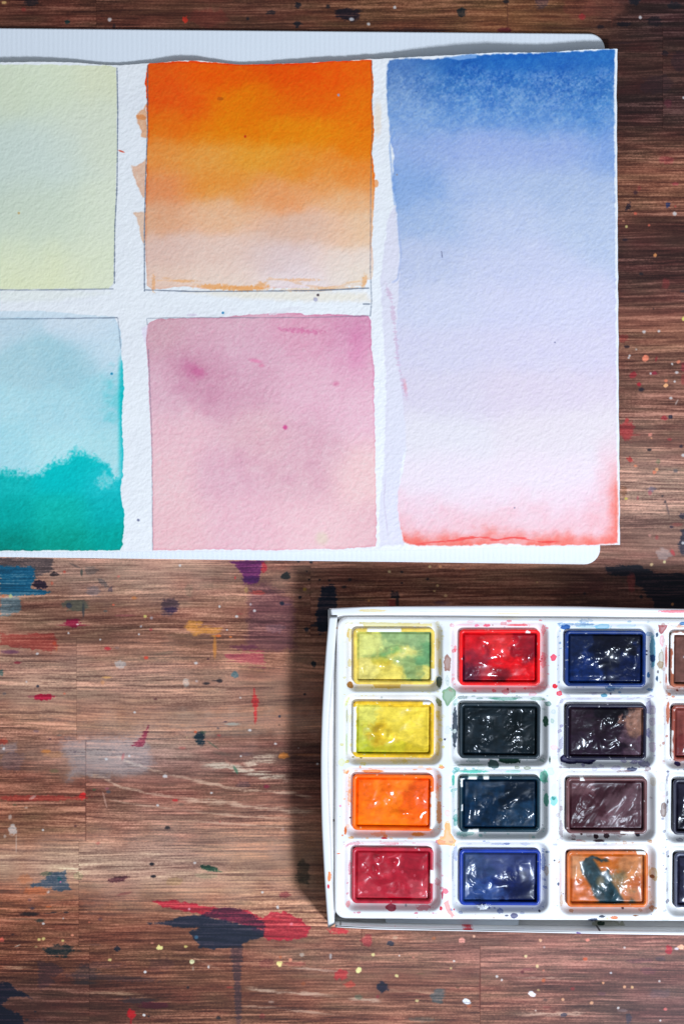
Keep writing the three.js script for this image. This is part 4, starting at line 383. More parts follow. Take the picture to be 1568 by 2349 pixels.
  T('r', [[1065, 410, 18, 97, [206, 118, 52], 0.88], [1135, 405, 25, 29, [236, 196, 192], 0.8, 0, 0.6], [1138, 95, 23, 21, [226, 216, 220], 0.75], [1138, 168, 25, 27, [226, 214, 216], 0.75], [1132, 255, 21, 23, [226, 216, 220], 0.75], [1135, 510, 26, 40, [240, 196, 150], 0.7], [270, 555, 11, 32, [206, 94, 38], 0.95], [245, 592, 7, 8, [212, 110, 60]], [318, 612, 26, 11, [222, 170, 118], 0.85], [885, 592, 60, 11, [206, 138, 58], 0.9], [600, 617, 27, 7, [190, 20, 40], 0.95], [820, 620, 27, 9, [232, 180, 160], 0.8], [455, 618, 13, 8, [230, 190, 160], 0.9], [655, 620, 15, 7, [230, 190, 160], 0.9], [590, 575, 22, 22, [226, 180, 140], 0.55], [228, 343, 10, 10, [226, 130, 172], 0.8], [310, 458, 7, 6, [50, 20, 20]], [213, 747, 12, 5, [226, 110, 70]], [657, 1213, 43, 23, [146, 40, 66], 0.93, 0, 0.25], [292, 1185, 19, 22, [230, 150, 160], 0.8], [1078, 1210, 12, 17, [192, 18, 40]], [1115, 1065, 27, 23, [226, 90, 115], 0.8], [1072, 920, 13, 94, [226, 180, 202], 0.55], [1115, 970, 23, 27, [228, 206, 222], 0.6], [1187, 1220, 7, 7, [200, 60, 80]], [1185, 130, 13, 54, [58, 180, 162], 0.9], [1185, 240, 11, 42, [172, 222, 217], 0.7], [1380, 60, 94, 15, [58, 185, 167], 0.78], [1178, 870, 7, 104, [70, 80, 110], 0.5], [930, 685, 64, 9, [240, 190, 210], 0.7], [600, 670, 210, 6, [245, 225, 230], 0.7], [1090, 1100, 7, 32, [170, 30, 60], 0.9], [500, 60, 90, 14, [250, 130, 60], 0.7], [135, 940, 14, 46, [228, 124, 66], 0.95], [127, 1025, 10, 17, [206, 28, 48], 0.95], [1306, 1388, 40, 7, [202, 32, 48], 0.95], [692, 1358, 12, 10, [222, 90, 110], 0.8], [170, 462, 5, 10, [70, 50, 40]], [228, 1352, 5, 5, [70, 70, 60]]]);
  G_('r', [[1115, 480], [1155, 490], [1160, 580], [1212, 640], [1190, 682], [1060, 672], [1040, 640], [1100, 600]], [246, 166, 96], 0.8); G_('r', [[1095, 1165], [1140, 1140], [1160, 1230], [1192, 1270], [1170, 1292], [1125, 1225]], [241, 150, 150], 0.8);
  T('s', [[130, 60, 64, 15, [128, 217, 202], 0.65], [385, 100, 30, 54, [58, 162, 130], 0.75], [405, 295, 17, 52, [58, 140, 120], 0.85], [465, 300, 30, 42, [108, 197, 197], 0.8], [462, 275, 17, 17, [38, 130, 130], 0.9], [470, 210, 27, 54, [205, 226, 229], 0.6], [1385, 180, 26, 46, [200, 208, 224], 0.75, 0, 0.65], [1395, 372, 31, 64, [118, 98, 94], 0.9, 0, 0.3], [1395, 262, 14, 14, [226, 190, 206], 0.8], [828, 612, 23, 15, [34, 18, 28]], [920, 608, 27, 17, [34, 18, 28], 0.9], [850, 640, 44, 9, [38, 18, 28], 0.95], [708, 596, 9, 9, [40, 20, 25]], [1060, 594, 27, 7, [60, 34, 30]], [1187, 597, 18, 18, [34, 34, 50]], [680, 637, 22, 5, [190, 130, 140], 0.9], [635, 630, 15, 4, [60, 40, 40], 0.9], [900, 668, 16, 13, [148, 165, 197], 0.8, 0, 0.5], [845, 665, 32, 7, [180, 186, 212], 0.8], [970, 662, 19, 6, [190, 190, 216], 0.8], [475, 670, 19, 9, [168, 175, 202], 0.8], [480, 620, 47, 42, [214, 220, 233], 0.65], [470, 805, 7, 7, [30, 30, 50]], [503, 1005, 10, 13, [50, 60, 95], 0.9], [475, 1170, 22, 23, [204, 215, 232], 0.7], [130, 1275, 30, 21, [66, 66, 108], 0.88], [65, 1272, 14, 7, [60, 60, 90], 0.9], [345, 1237, 9, 8, [50, 50, 70]], [870, 1280, 26, 10, [34, 40, 60]], [975, 1290, 33, 13, [202, 98, 42], 0.97], [915, 1295, 9, 11, [230, 212, 122], 0.8], [1155, 1273, 20, 5, [130, 80, 50]], [800, 1310, 38, 15, [42, 52, 84], 0.92], [1315, 930, 30, 54, [187, 152, 96], 0.65], [1305, 950, 15, 15, [110, 60, 30], 0.9], [1390, 1040, 26, 47, [218, 224, 204], 0.7, 0, 0.6], [1410, 1295, 32, 27, [188, 205, 217], 0.75], [1398, 1195, 27, 32, [204, 216, 222], 0.6], [1390, 870, 13, 13, [220, 226, 212], 0.8], [1310, 140, 20, 42, [202, 187, 162], 0.5], [525, 985, 10, 84, [240, 186, 190], 0.5], [405, 900, 15, 42, [160, 122, 72], 0.5], [1445, 783, 9, 9, [40, 45, 60]], [1440, 318, 9, 17, [60, 60, 80], 0.9], [1060, 1225, 11, 8, [60, 60, 80]], [930, 1350, 130, 32, [118, 120, 95], 0.55], [870, 1345, 34, 15, [34, 54, 46], 0.95], [855, 1397, 9, 6, [30, 20, 30]], [680, 1425, 24, 10, [90, 70, 160], 0.8, 25]]);
  function K() { return [40, 40, 60]; }
}
const plasticTex = plastic.texture();
const flatUV = (pos, h) => { const uv = [], k = unit(h); for (let i = 0; i < pos.length; i += 3) uv.push(...plastic.uv(pos[i] / k + CX, pos[i + 2] / k + CY)); return uv; };
// card box: floor and four walls
{
  const t = thing('paint_box', 'shallow white cardboard box with bulging stained walls holding the paint palette', 'box');
  const card = new THREE.MeshPhysicalMaterial({ map: plasticTex, roughness: 0.5, specularIntensity: 0.5, side: THREE.DoubleSide, bumpMap: greyTexture(256, 256, (i, j) => fbm(i / 30, j / 30, 4, 12)), bumpScale: 0.0002 });
  function wall(name, outer, inner, base) {   // plan points along the rim's outer and inner line, and the outer foot
    const n = outer.length, pos = [], idx = [], per = 9, c = 0.0006;
    const cv = (l) => new THREE.CatmullRomCurve3(l.map(([x, y]) => new THREE.Vector3(x, y, 0)), false, 'catmullrom', 0.4).getPoints(60), A = cv(outer), B = cv(inner), C = cv(base); void n;
    for (let i = 0; i <= 60; i++) {
      const wob = (noise(i / 9, outer[0][0] / 50, 4) - 0.5) * 0.0007, h = RIMH + wob, o = P(A[i].x, A[i].y, h), q = P(B[i].x, B[i].y, h), f = P(C[i].x, C[i].y, 0.0002), dir = q.clone().sub(o), w = dir.length(); dir.divideScalar(w);
      const g = f.clone().addScaledVector(dir, w * 0.9), step = (p, d, y) => { const v = p.clone().addScaledVector(dir, d); v.y = y; pos.push(v.x, v.y, v.z); };
      step(f, 0, f.y); step(f.clone().lerp(o, 0.5), 0, h * 0.5); step(o, 0, h - c * 1.2); step(o, c * 0.35, h - c * 0.3); step(o, c * 1.2, h); step(q, -c * 1.1, h); step(q, -c * 0.3, h - c * 0.3); step(q, 0, h - c * 1.2); step(g, 0, f.y);
    }
    for (let i = 0; i < 60; i++) for (let k = 0; k < per; k++) { const l = (k + 1) % per, a = i * per; idx.push(a + k, a + per + k, a + l, a + per + k, a + per + l, a + l); }
    for (const e of [0, 60 * per]) for (let k = 1; k + 1 < per; k++) idx.push(e, e + k, e + k + 1);
    mesh(numbered(name), geo(pos, flatUV(pos, RIMH), idx), card, t);
  }
  wall('wall', [[754.5, 1396], [850, 1392], [1050, 1390.5], [1300, 1391], [1500, 1395.5], [1820, 1401]], [[757, 1412], [880, 1405.5], [1050, 1403], [1300, 1404], [1500, 1405.5], [1820, 1412]], [[758, 1398], [850, 1396], [1050, 1395], [1300, 1396], [1500, 1400], [1820, 1405]]);
  wall('wall', [[754.5, 1412.5], [746, 1507], [738, 1643], [735.5, 1756], [737.5, 1891], [744.5, 2027], [751.5, 2129]], [[774, 1412.5], [766, 1507], [754, 1643], [751, 1756], [755, 1891], [761.5, 2027], [767, 2121]], [[756, 1412], [753, 1507], [753, 1643], [753.5, 1756], [753.5, 1891], [754, 2027], [757, 2120]]);
  wall('wall', [[768, 2128], [830, 2131.5], [880, 2134], [1000, 2136], [1150, 2139], [1400, 2144], [1600, 2147], [1820, 2150]], [[768, 2121], [830, 2124], [880, 2126], [1000, 2128.5], [1150, 2131.5], [1400, 2135.5], [1600, 2138], [1820, 2141]], [[768, 2098], [830, 2100], [880, 2101], [1000, 2103], [1150, 2106], [1400, 2109], [1600, 2112], [1820, 2115]]);
  wall('wall', [[1808, 1413], [1815, 1756], [1808, 2140]], [[1794, 1413], [1799, 1756], [1794, 2140]], [[1803, 1413], [1803, 1756], [1803, 2106]]);
  {   // folded flap along the lower wall
    const a = [[768, 2098], [1000, 2098], [1300, 2103], [1560, 2106], [1800, 2109]], b = [[768, 2122], [1000, 2129], [1300, 2134], [1560, 2138], [1800, 2141]], pos = [], idx = [];
    for (const dh of [0, -0.0008]) a.forEach((q, i) => { const u = P(...q, 0.0135 + dh), v = P(...b[i], 0.0165 + dh); pos.push(u.x, u.y, u.z, v.x, v.y, v.z); });
    for (let i = 0; i < 4; i++) { const k = i * 2, m = k + 10; idx.push(k, k + 1, k + 3, k, k + 3, k + 2, m, m + 3, m + 1, m, m + 2, m + 3, k, k + 2, m + 2, k, m + 2, m); }
    mesh(numbered('gap_ledge'), geo(pos, flatUV(pos, 0.016), idx), card, t);
  }
  for (const [a, b] of [[[[771, 1404], [771, 1507], [770, 1643], [770, 1756], [770, 1891], [769, 2027], [769, 2110]], [[772, 1404], [765, 1507], [753, 1643], [750, 1756], [754, 1891], [760.5, 2027], [766, 2110]]], [[[760, 1421], [1000, 1422], [1300, 1424], [1800, 1428]], [[760, 1407], [1000, 1402], [1300, 1403], [1800, 1410]]]]) {   // ledges added along the left and upper walls to lighten the gaps
    const pos = [], idx = [], n = a.length;
    for (const dh of [0, -0.0006]) a.forEach((q, i) => { const u = P(...q, 0.0158 + dh), v = P(...b[i], 0.0185 + dh); pos.push(u.x, u.y, u.z, v.x, v.y, v.z); });
    for (let i = 0; i + 1 < n; i++) { const k = i * 2, m = k + 2 * n; idx.push(k, k + 1, k + 3, k, k + 3, k + 2, m, m + 3, m + 1, m, m + 2, m + 3, k, k + 2, m + 2, k, m + 2, m); }
    mesh(numbered('gap_ledge'), geo(pos, flatUV(pos, 0.016), idx), card, t);
  }
  const fp = []; const fi = []; const f = [[752, 1398], [1804, 1404], [1804, 2108], [752, 2100]];
  for (const h of [0.0012, 0.0003]) for (const [x, y] of f) { const p = P(x, y, 0); fp.push(p.x, h, p.z); }
  fi.push(0, 2, 1, 0, 3, 2, 4, 5, 6, 4, 6, 7); for (let i = 0; i < 4; i++) { const j = (i + 1) % 4; fi.push(i, j, 4 + i, j, 4 + j, 4 + i); }
  mesh('floor', geo(fp, flatUV(fp, 0.0012), fi), card, t);
}
// pan centres in the plan
const panAt = (c, r) => { const u = c / 2, v = r / 3, a = [903, 1506], b = [1387.5, 1511], d = [900, 2009], e = [1392, 2017]; return [0, 1].map((k) => mix(mix(a[k], b[k], u), mix(d[k], e[k], u), v)); };
const boxDist = (x, y, hx, hy, r) => { const dx = Math.abs(x) - hx + r, dy = Math.abs(y) - hy + r; return Math.hypot(Math.max(dx, 0), Math.max(dy, 0)) + Math.min(Math.max(dx, dy), 0) - r; };
// moulded palette with wells
{
  const step = 1.7, x0 = 758, y0 = 1406, x1 = 1792, y1 = 2136, nx = Math.round((x1 - x0) / step), ny = Math.round((y1 - y0) / step), pos = new Float32Array((nx + 1) * (ny + 1) * 3), keep = new Uint8Array((nx + 1) * (ny + 1));
  const an = 0.0075, ca = Math.cos(an), sa = Math.sin(an), mx = 1275, my = 1766, wells = []; for (let r = 0; r < 4; r++) for (let c = 0; c < 4; c++) wells.push(panAt(c, r));
  for (let j = 0; j <= ny; j++) for (let i = 0; i <= nx; i++) {
    const x = x0 + i * step, y = y0 + j * step, dx = x - mx, dy = y - my, d = boxDist(dx * ca + dy * sa, -dx * sa + dy * ca, 506, 346.5, 27);
    let h = PALH; const e = clamp((d + 9) / 9); h -= 0.0013 * (1 - Math.sqrt(1 - e * e)); h -= 0.007 * ss(-0.6, 4, d);
    let w = 1e9; for (const [px, py] of wells) if (Math.abs(x - px) < 126 && Math.abs(y - py) < 95) w = Math.min(w, boxDist(x - px, y - py, 111, 81, 25));
    if (w < 5) h -= 0.0038 * ss(4, -17, w) * 0.7 + 0.0038 * 0.3 * ss(1, -9, w); if (w < -19) h -= 0.005 * ss(-19.5, -24, w);
    h += (fbm(x / 70, y / 70, 2, 31) - 0.5) * 0.0002;
    const k = (j * (nx + 1) + i), p = P(x, y, PALH); pos[k * 3] = p.x; pos[k * 3 + 1] = h; pos[k * 3 + 2] = p.z; keep[k] = d < 5 ? 1 : 0;
  }
  const idx = []; for (let j = 0; j < ny; j++) for (let i = 0; i < nx; i++) { const a = j * (nx + 1) + i, b = a + nx + 1; if (keep[a] && keep[b] && keep[a + 1] && keep[b + 1]) idx.push(a, b, b + 1, a, b + 1, a + 1); }
  const o = mesh('palette_tray', geo(pos, flatUV(pos, PALH), idx), new THREE.MeshPhysicalMaterial({ map: plasticTex, roughness: 0.32, specularIntensity: 0.6, side: THREE.DoubleSide }));
  tag(o, 'white moulded plastic palette with stained rounded wells inside the cardboard box', 'palette');
}
// slip of paper in the gap below the palette
{
  const a = [[882, 2104], [1040, 2102], [1190, 2104]], b = [[886, 2121.5], [1040, 2125], [1188, 2122]], pos = [], idx = [];
  for (const dh of [0, -0.0003]) for (let i = 0; i < 3; i++) { const h = 0.0156 + dh, p = P(...a[i], h), q = P(...b[i], h + 0.0014); pos.push(p.x, p.y, p.z, q.x, q.y, q.z); }
  for (let i = 0; i < 2; i++) { const k = i * 2; idx.push(k, k + 1, k + 3, k, k + 3, k + 2, k + 6, k + 9, k + 7, k + 6, k + 8, k + 9, k + 1, k + 7, k + 9, k + 1, k + 9, k + 3); }
  idx.push(0, 6, 7, 0, 7, 1, 4, 5, 11, 4, 11, 10);
  tag(mesh('paper_slip', geo(pos, flatUV(pos, 0.0156), idx), new THREE.MeshPhysicalMaterial({ color: new THREE.Color(0.74, 0.78, 0.83), roughness: 0.7, side: THREE.DoubleSide })), 'pale folded paper slip tucked in the gap below the palette', 'paper slip');
}

// ---------------------------------------------------------------- the pans of paint
const PW = 187 * unit(PALH), PD = 129.5 * unit(PALH), TW = 384, TH = 272, MARG = 1.03;
const PANS = [   // row by row: label, base colour field, blots, rim, bare rim patches, surface
  ['pale yellow-green paint pan smeared with green, in the top left corner of the palette', [[0.2, 0.3, 200, 202, 122], [0.5, 0.12, 140, 168, 116], [0.75, 0.15, 140, 168, 120], [0.35, 0.3, 204, 207, 128], [0.25, 0.75, 214, 202, 116], [0.6, 0.5, 212, 202, 116], [0.72, 0.6, 132, 158, 102], [0.72, 0.75, 132, 158, 102], [0.9, 0.4, 96, 145, 100], [0.9, 0.85, 205, 195, 105], [0.5, 0.85, 222, 205, 100], [0.4, 0.45, 90, 160, 112], [0.42, 0.6, 188, 165, 55]], [222, 195, 92], [[0.16, -0.1, 0.6, 0.1], [0.93, 0.72, 1.1, 0.93]], { amp: 0.6, mid: 0.5, fine: 0.35, rough: 0.38, coat: 0.35 }],
  ['bright red paint pan with dark streaks, top row beside the yellow-green pan', [[0.2, 0.3, 200, 14, 28], [0.5, 0.3, 205, 40, 45], [0.8, 0.3, 150, 8, 28], [0.85, 0.45, 120, 6, 28], [0.25, 0.45, 140, 30, 50], [0.6, 0.6, 212, 8, 22], [0.8, 0.75, 214, 6, 20], [0.3, 0.8, 190, 10, 28], [0.55, 0.9, 110, 8, 24], [0.22, 0.75, 70, 15, 40]], [226, 26, 30], [[0.82, 0.02, 0.88, 0.1]], { amp: 0.75, mid: 0.8, fine: 0.5, rough: 0.3, coat: 0.7 }],
  ['very dark navy paint pan with a bright blue rim, top row right of the red', [[0.2, 0.3, 16, 28, 62], [0.5, 0.5, 8, 14, 36], [0.3, 0.6, 14, 34, 84], [0.8, 0.7, 10, 22, 60], [0.6, 0.2, 12, 14, 30]], [20, 48, 112], [], { amp: 0.8, mid: 0.9, fine: 0.8, rough: 0.22, coat: 0.9 }],
  ['matte brown paint pan with a mostly white rim, right edge of the top row', [[0.2, 0.5, 98, 64, 60], [0.6, 0.5, 105, 70, 64]], [150, 84, 62], [[-0.1, 0.05, 0.045, 0.3], [0.0, 0.02, 0.7, 0.1], [0.02, 0.2, 0.1, 0.75]], { amp: 0.4, mid: 0.3, fine: 0.4, rough: 0.5, coat: 0.15 }],
  ['golden yellow paint pan tinged lime green, second from top in the left column', [[0.2, 0.2, 204, 200, 96], [0.5, 0.25, 222, 200, 74], [0.7, 0.5, 222, 198, 68], [0.5, 0.5, 220, 196, 64], [0.1, 0.6, 190, 194, 70], [0.18, 0.9, 172, 176, 40], [0.5, 0.9, 190, 178, 40], [0.8, 0.9, 196, 172, 36], [0.33, 0.55, 196, 160, 36], [0.8, 0.2, 218, 194, 66], [0.85, 0.6, 218, 192, 62]], [226, 184, 40], [[-0.1, 0.1, 0.05, 0.9], [0.85, -0.05, 0.95, 0.05]], { amp: 0.75, mid: 0.3, fine: 0.15, rough: 0.35, coat: 0.5 }],
  ['dark green-black paint pan beside the yellow pan, under the red pan', [[0.3, 0.3, 18, 28, 36], [0.6, 0.6, 10, 20, 26], [0.5, 0.9, 14, 26, 36]], [32, 44, 54], [], { amp: 0.7, mid: 0.9, fine: 1.0, rough: 0.24, coat: 0.9 }],
  ['blackish violet paint pan below the navy pan, with a bright scraped corner', [[0.3, 0.3, 34, 22, 34], [0.5, 0.2, 14, 10, 20], [0.6, 0.6, 30, 18, 32], [0.9, 0.35, 130, 95, 85], [0.86, 0.75, 70, 52, 66], [0.3, 0.8, 34, 22, 38]], [24, 22, 46], [], { amp: 0.85, mid: 0.9, fine: 0.7, rough: 0.24, coat: 0.9, patch: 1 }],
  ['reddish brown paint pan at the right edge, second from top', [[0.2, 0.3, 118, 60, 58], [0.2, 0.8, 104, 44, 46], [0.6, 0.5, 112, 52, 50]], [128, 62, 52], [[-0.1, 0.45, 0.02, 1.1]], { amp: 0.6, mid: 0.4, fine: 0.3, rough: 0.36, coat: 0.4 }],
  ['vivid orange paint pan, third from top in the left column', [[0.2, 0.3, 232, 96, 8], [0.5, 0.3, 244, 114, 18], [0.4, 0.6, 246, 114, 4], [0.7, 0.65, 238, 94, 6], [0.82, 0.4, 218, 80, 14], [0.5, 0.85, 246, 114, 8], [0.6, 0.2, 242, 114, 28]], [246, 98, 10], [[0.955, 0.3, 1.1, 0.95]], { amp: 0.5, mid: 0.45, fine: 0.3, rough: 0.3, coat: 0.5 }],
  ['deep teal-navy paint pan with chipped turquoise rim, between the orange and plum pans', [[0.3, 0.3, 8, 36, 62], [0.6, 0.3, 4, 20, 38], [0.3, 0.7, 6, 32, 58], [0.7, 0.7, 18, 44, 70]], [14, 44, 60], [[0.1, -0.05, 0.22, 0.08], [0.3, -0.03, 0.36, 0.06], [0.02, 0.05, 0.06, 0.2], [0.03, 0.5, 0.06, 0.62], [0.1, 0.94, 0.24, 1.02]], { amp: 0.7, mid: 0.7, fine: 0.6, rough: 0.24, coat: 0.9 }],
  ['plum brown paint pan with grey diagonal sheen, third from top in the third column', [[0.2, 0.2, 96, 66, 74], [0.25, 0.5, 58, 26, 36], [0.6, 0.5, 88, 62, 72], [0.5, 0.15, 52, 24, 34], [0.8, 0.6, 82, 58, 68], [0.75, 0.85, 70, 44, 54]], [96, 62, 66], [[0.16, -0.05, 0.22, 0.08], [0.68, 0.95, 0.84, 1.1]], { amp: 1.0, mid: 0.7, fine: 0.35, rough: 0.32, coat: 0.7, cr: 0.34, diag: 1 }],
  ['black violet paint pan at the right edge, third from top', [[0.2, 0.2, 34, 32, 50], [0.2, 0.6, 16, 14, 30], [0.5, 0.5, 20, 18, 34]], [42, 42, 60], [], { amp: 0.9, mid: 0.9, fine: 0.6, rough: 0.2, coat: 0.9 }],
  ['crimson paint pan with pale specks, in the bottom left corner of the palette', [[0.2, 0.3, 160, 28, 46], [0.5, 0.3, 164, 24, 44], [0.8, 0.3, 150, 22, 42], [0.5, 0.7, 160, 20, 42], [0.2, 0.8, 172, 44, 60], [0.85, 0.7, 175, 60, 74]], [168, 38, 58], [[0.955, 0.4, 1.1, 0.62]], { amp: 0.8, mid: 0.5, fine: 0.2, rough: 0.25, coat: 0.85, cr: 0.2, specks: [226, 150, 160] }],
  ['indigo blue paint pan with a royal blue rim, second from left in the bottom row', [[0.2, 0.3, 44, 62, 104], [0.5, 0.3, 50, 62, 110], [0.35, 0.7, 40, 66, 126], [0.6, 0.6, 14, 28, 84], [0.7, 0.7, 8, 18, 58], [0.85, 0.3, 44, 54, 100]], [18, 50, 150], [], { amp: 0.8, mid: 0.8, fine: 0.5, rough: 0.3, coat: 0.7, cr: 0.24 }],
  ['ochre paint pan crossed by a dark teal smear, third from left in the bottom row', [[0.15, 0.3, 184, 128, 92], [0.5, 0.12, 168, 88, 30], [0.3, 0.2, 172, 98, 42], [0.8, 0.3, 180, 118, 78], [0.2, 0.75, 184, 94, 42], [0.75, 0.6, 168, 108, 66], [0.9, 0.6, 166, 86, 48], [0.85, 0.85, 172, 102, 66], [0.6, 0.8, 60, 74, 74], [0.62, 0.55, 110, 96, 72]], [190, 96, 32], [[0.86, -0.02, 0.97, 0.07]], { amp: 0.9, mid: 0.8, fine: 0.4, rough: 0.28, coat: 0.8, cr: 0.26, smear: 1 }],
  ['blue-black paint pan at the right edge in the bottom row', [[0.2, 0.5, 36, 36, 58], [0.5, 0.5, 22, 20, 40]], [60, 64, 88], [[0.02, 0.96, 0.2, 1.1]], { amp: 0.9, mid: 0.6, fine: 0.3, rough: 0.22, coat: 0.85 }],
];
const atlas = new Sheet(TW * 4, TH * 4, 0, 0, 4, 4);
PANS.forEach(([, cps, rim, bare, o], n) => {
  const c = n % 4, r = Math.floor(n / 4), s = atlas, f = field(cps, 0, 0, 1, 1, 0.1, 0.13, 48, 48), sd = 1000 + n * 31, dark = cps[0][2] + cps[0][3] + cps[0][4] < 200;
  s.each(c, r, c + 1, r + 1, (x, y, q) => {
    const u = (x - c - 0.5) * MARG + 0.5, v = (y - r - 0.5) * MARG + 0.5, ax = u * 9, ay = v * 6.3, inx = Math.min(u, 1 - u) * PW, iny = Math.min(v, 1 - v) * PD, ins = Math.min(inx, iny);
    const wx = (fbm(ax * 0.8, ay * 0.8, 5, sd) - 0.5) * 0.42, wy = (fbm(ax * 0.8, ay * 0.8, 5, sd + 5) - 0.5) * 0.42; let col = f(clamp(u + wx), clamp(v + wy)); const k = 1 + (fbm(ax * 2.2, ay * 2.2, 4, sd + 9) - 0.5) * (dark ? 0.6 : 0.24) + (fbm(ax * 0.9 + wx * 9, ay * 4 + wy * 9, 3, sd + 10) - 0.5) * (dark ? 0.3 : 0.2); col = col.map((z) => clamp(z * k, 2, 252));
    if (o.smear) { const wob = (fbm(ax, ay, 3, 7) - 0.5) * 0.16, d1 = polyDist([[0.16, 0.2], [0.3, 0.12], [0.5, 0.14], [0.52, 0.18], [0.36, 0.2], [0.44, 0.4], [0.5, 0.3], [0.54, 0.35], [0.56, 0.55], [0.7, 0.85], [0.72, 0.98], [0.46, 0.98], [0.4, 0.88], [0.34, 0.82], [0.28, 0.6], [0.2, 0.42]], u + wob * 0.5, v + wob), a = 1 - ss(-0.03, 0.02, d1), hole = (1 - ss(0.02, 0.08, Math.hypot(u - 0.42, (v - 0.56) * 0.5) + wob * 0.3)) * 0.7, to = [26, 48, 60].map((z) => z * (0.6 + fbm(ax * 2, ay * 2, 3, 19))); for (let i = 0; i < 3; i++) col[i] = mix(col[i], to[i], clamp(a * 0.93 - hole)); }
    const edge = 0.00142 + (fbm(ax * 1.5, ay * 1.5, 3, sd + 12) - 0.5) * 0.0004;
    if (ins < edge) { const k2 = 0.85 + 0.35 * fbm(ax * 1.3, ay * 1.3, 3, sd + 14); let rc = rim.map((z) => clamp(z * k2, 0, 252)); for (const [a, b, d, e] of bare) { const m = 0.012, nz = (fbm(ax * 2, ay * 2, 3, sd + 15) - 0.5) * 0.05; const t = ss(-m, m, Math.min(u - a, d - u) + nz) * ss(-m, m, Math.min(v - b, e - v) + nz); rc = rc.map((z, i) => mix(z, [228, 230, 238][i], t)); } const nz = fbm(ax * 3, ay * 3, 3, sd + 18); if (nz > 0.8) rc = rc.map((z, i) => mix(z, [228, 230, 238][i], ss(0.8, 0.84, nz) * 0.7)); const t = 1 - ss(edge - 0.0002, edge, ins); col = col.map((z, i) => mix(z, rc[i], t)); }
    s.put(q, col, 1);
  });
  const rr = rng(sd); if (o.specks) for (let i = 0; i < 9; i++) s.blot(c + 0.15 + rr() * 0.7, r + 0.15 + rr() * 0.7, 0.008 + rr() * 0.012, 0.012 + rr() * 0.016, 0, o.specks, 0.6, { ring: 0.3, rough: 0.05, soft: 0.3 });
});
// fine spots are blotted in tile units, so keep the atlas as it is
const atlasTex = atlas.texture();
function cupGeometry() {
  const prof = [[0.0011, -0.0085], [0.0002, -0.0012], [0, -0.0006], [0.00012, -0.0002], [0.0004, 0], [0.0008, -0.00003], [0.0011, -0.00018], [0.0013, -0.0005], [0.00143, -0.001], [0.0015, -0.0026]], pos = [], uv = [], idx = [], nc = 7;
  const ringPts = (ins) => { const hx = PW / 2 - ins, hz = PD / 2 - ins, r = Math.max(0.0004, 0.0019 - ins * 0.75), out = []; for (const [sx, sz, a0] of [[1, 1, 0], [-1, 1, 1], [-1, -1, 2], [1, -1, 3]]) for (let i = 0; i <= nc; i++) { const a = (a0 + i / nc) * Math.PI / 2; out.push([sx * (hx - r) + Math.cos(a) * r, sz * (hz - r) + Math.sin(a) * r]); } return out; };
  const N = 4 * (nc + 1);
  for (const [ins, y] of prof) for (const [x, z] of ringPts(ins)) { const w = (noise(x * 300, z * 300, 2) - 0.5) * 0.00016; pos.push(x, y + w, z); uv.push(x / PW / MARG + 0.5, z / PD / MARG + 0.5); }
  for (let k = 0; k + 1 < prof.length; k++) for (let i = 0; i < N; i++) { const j = (i + 1) % N, a = k * N; idx.push(a + i, a + N + i, a + j, a + j, a + N + i, a + N + j); }
  return geo(pos, uv, idx);
}
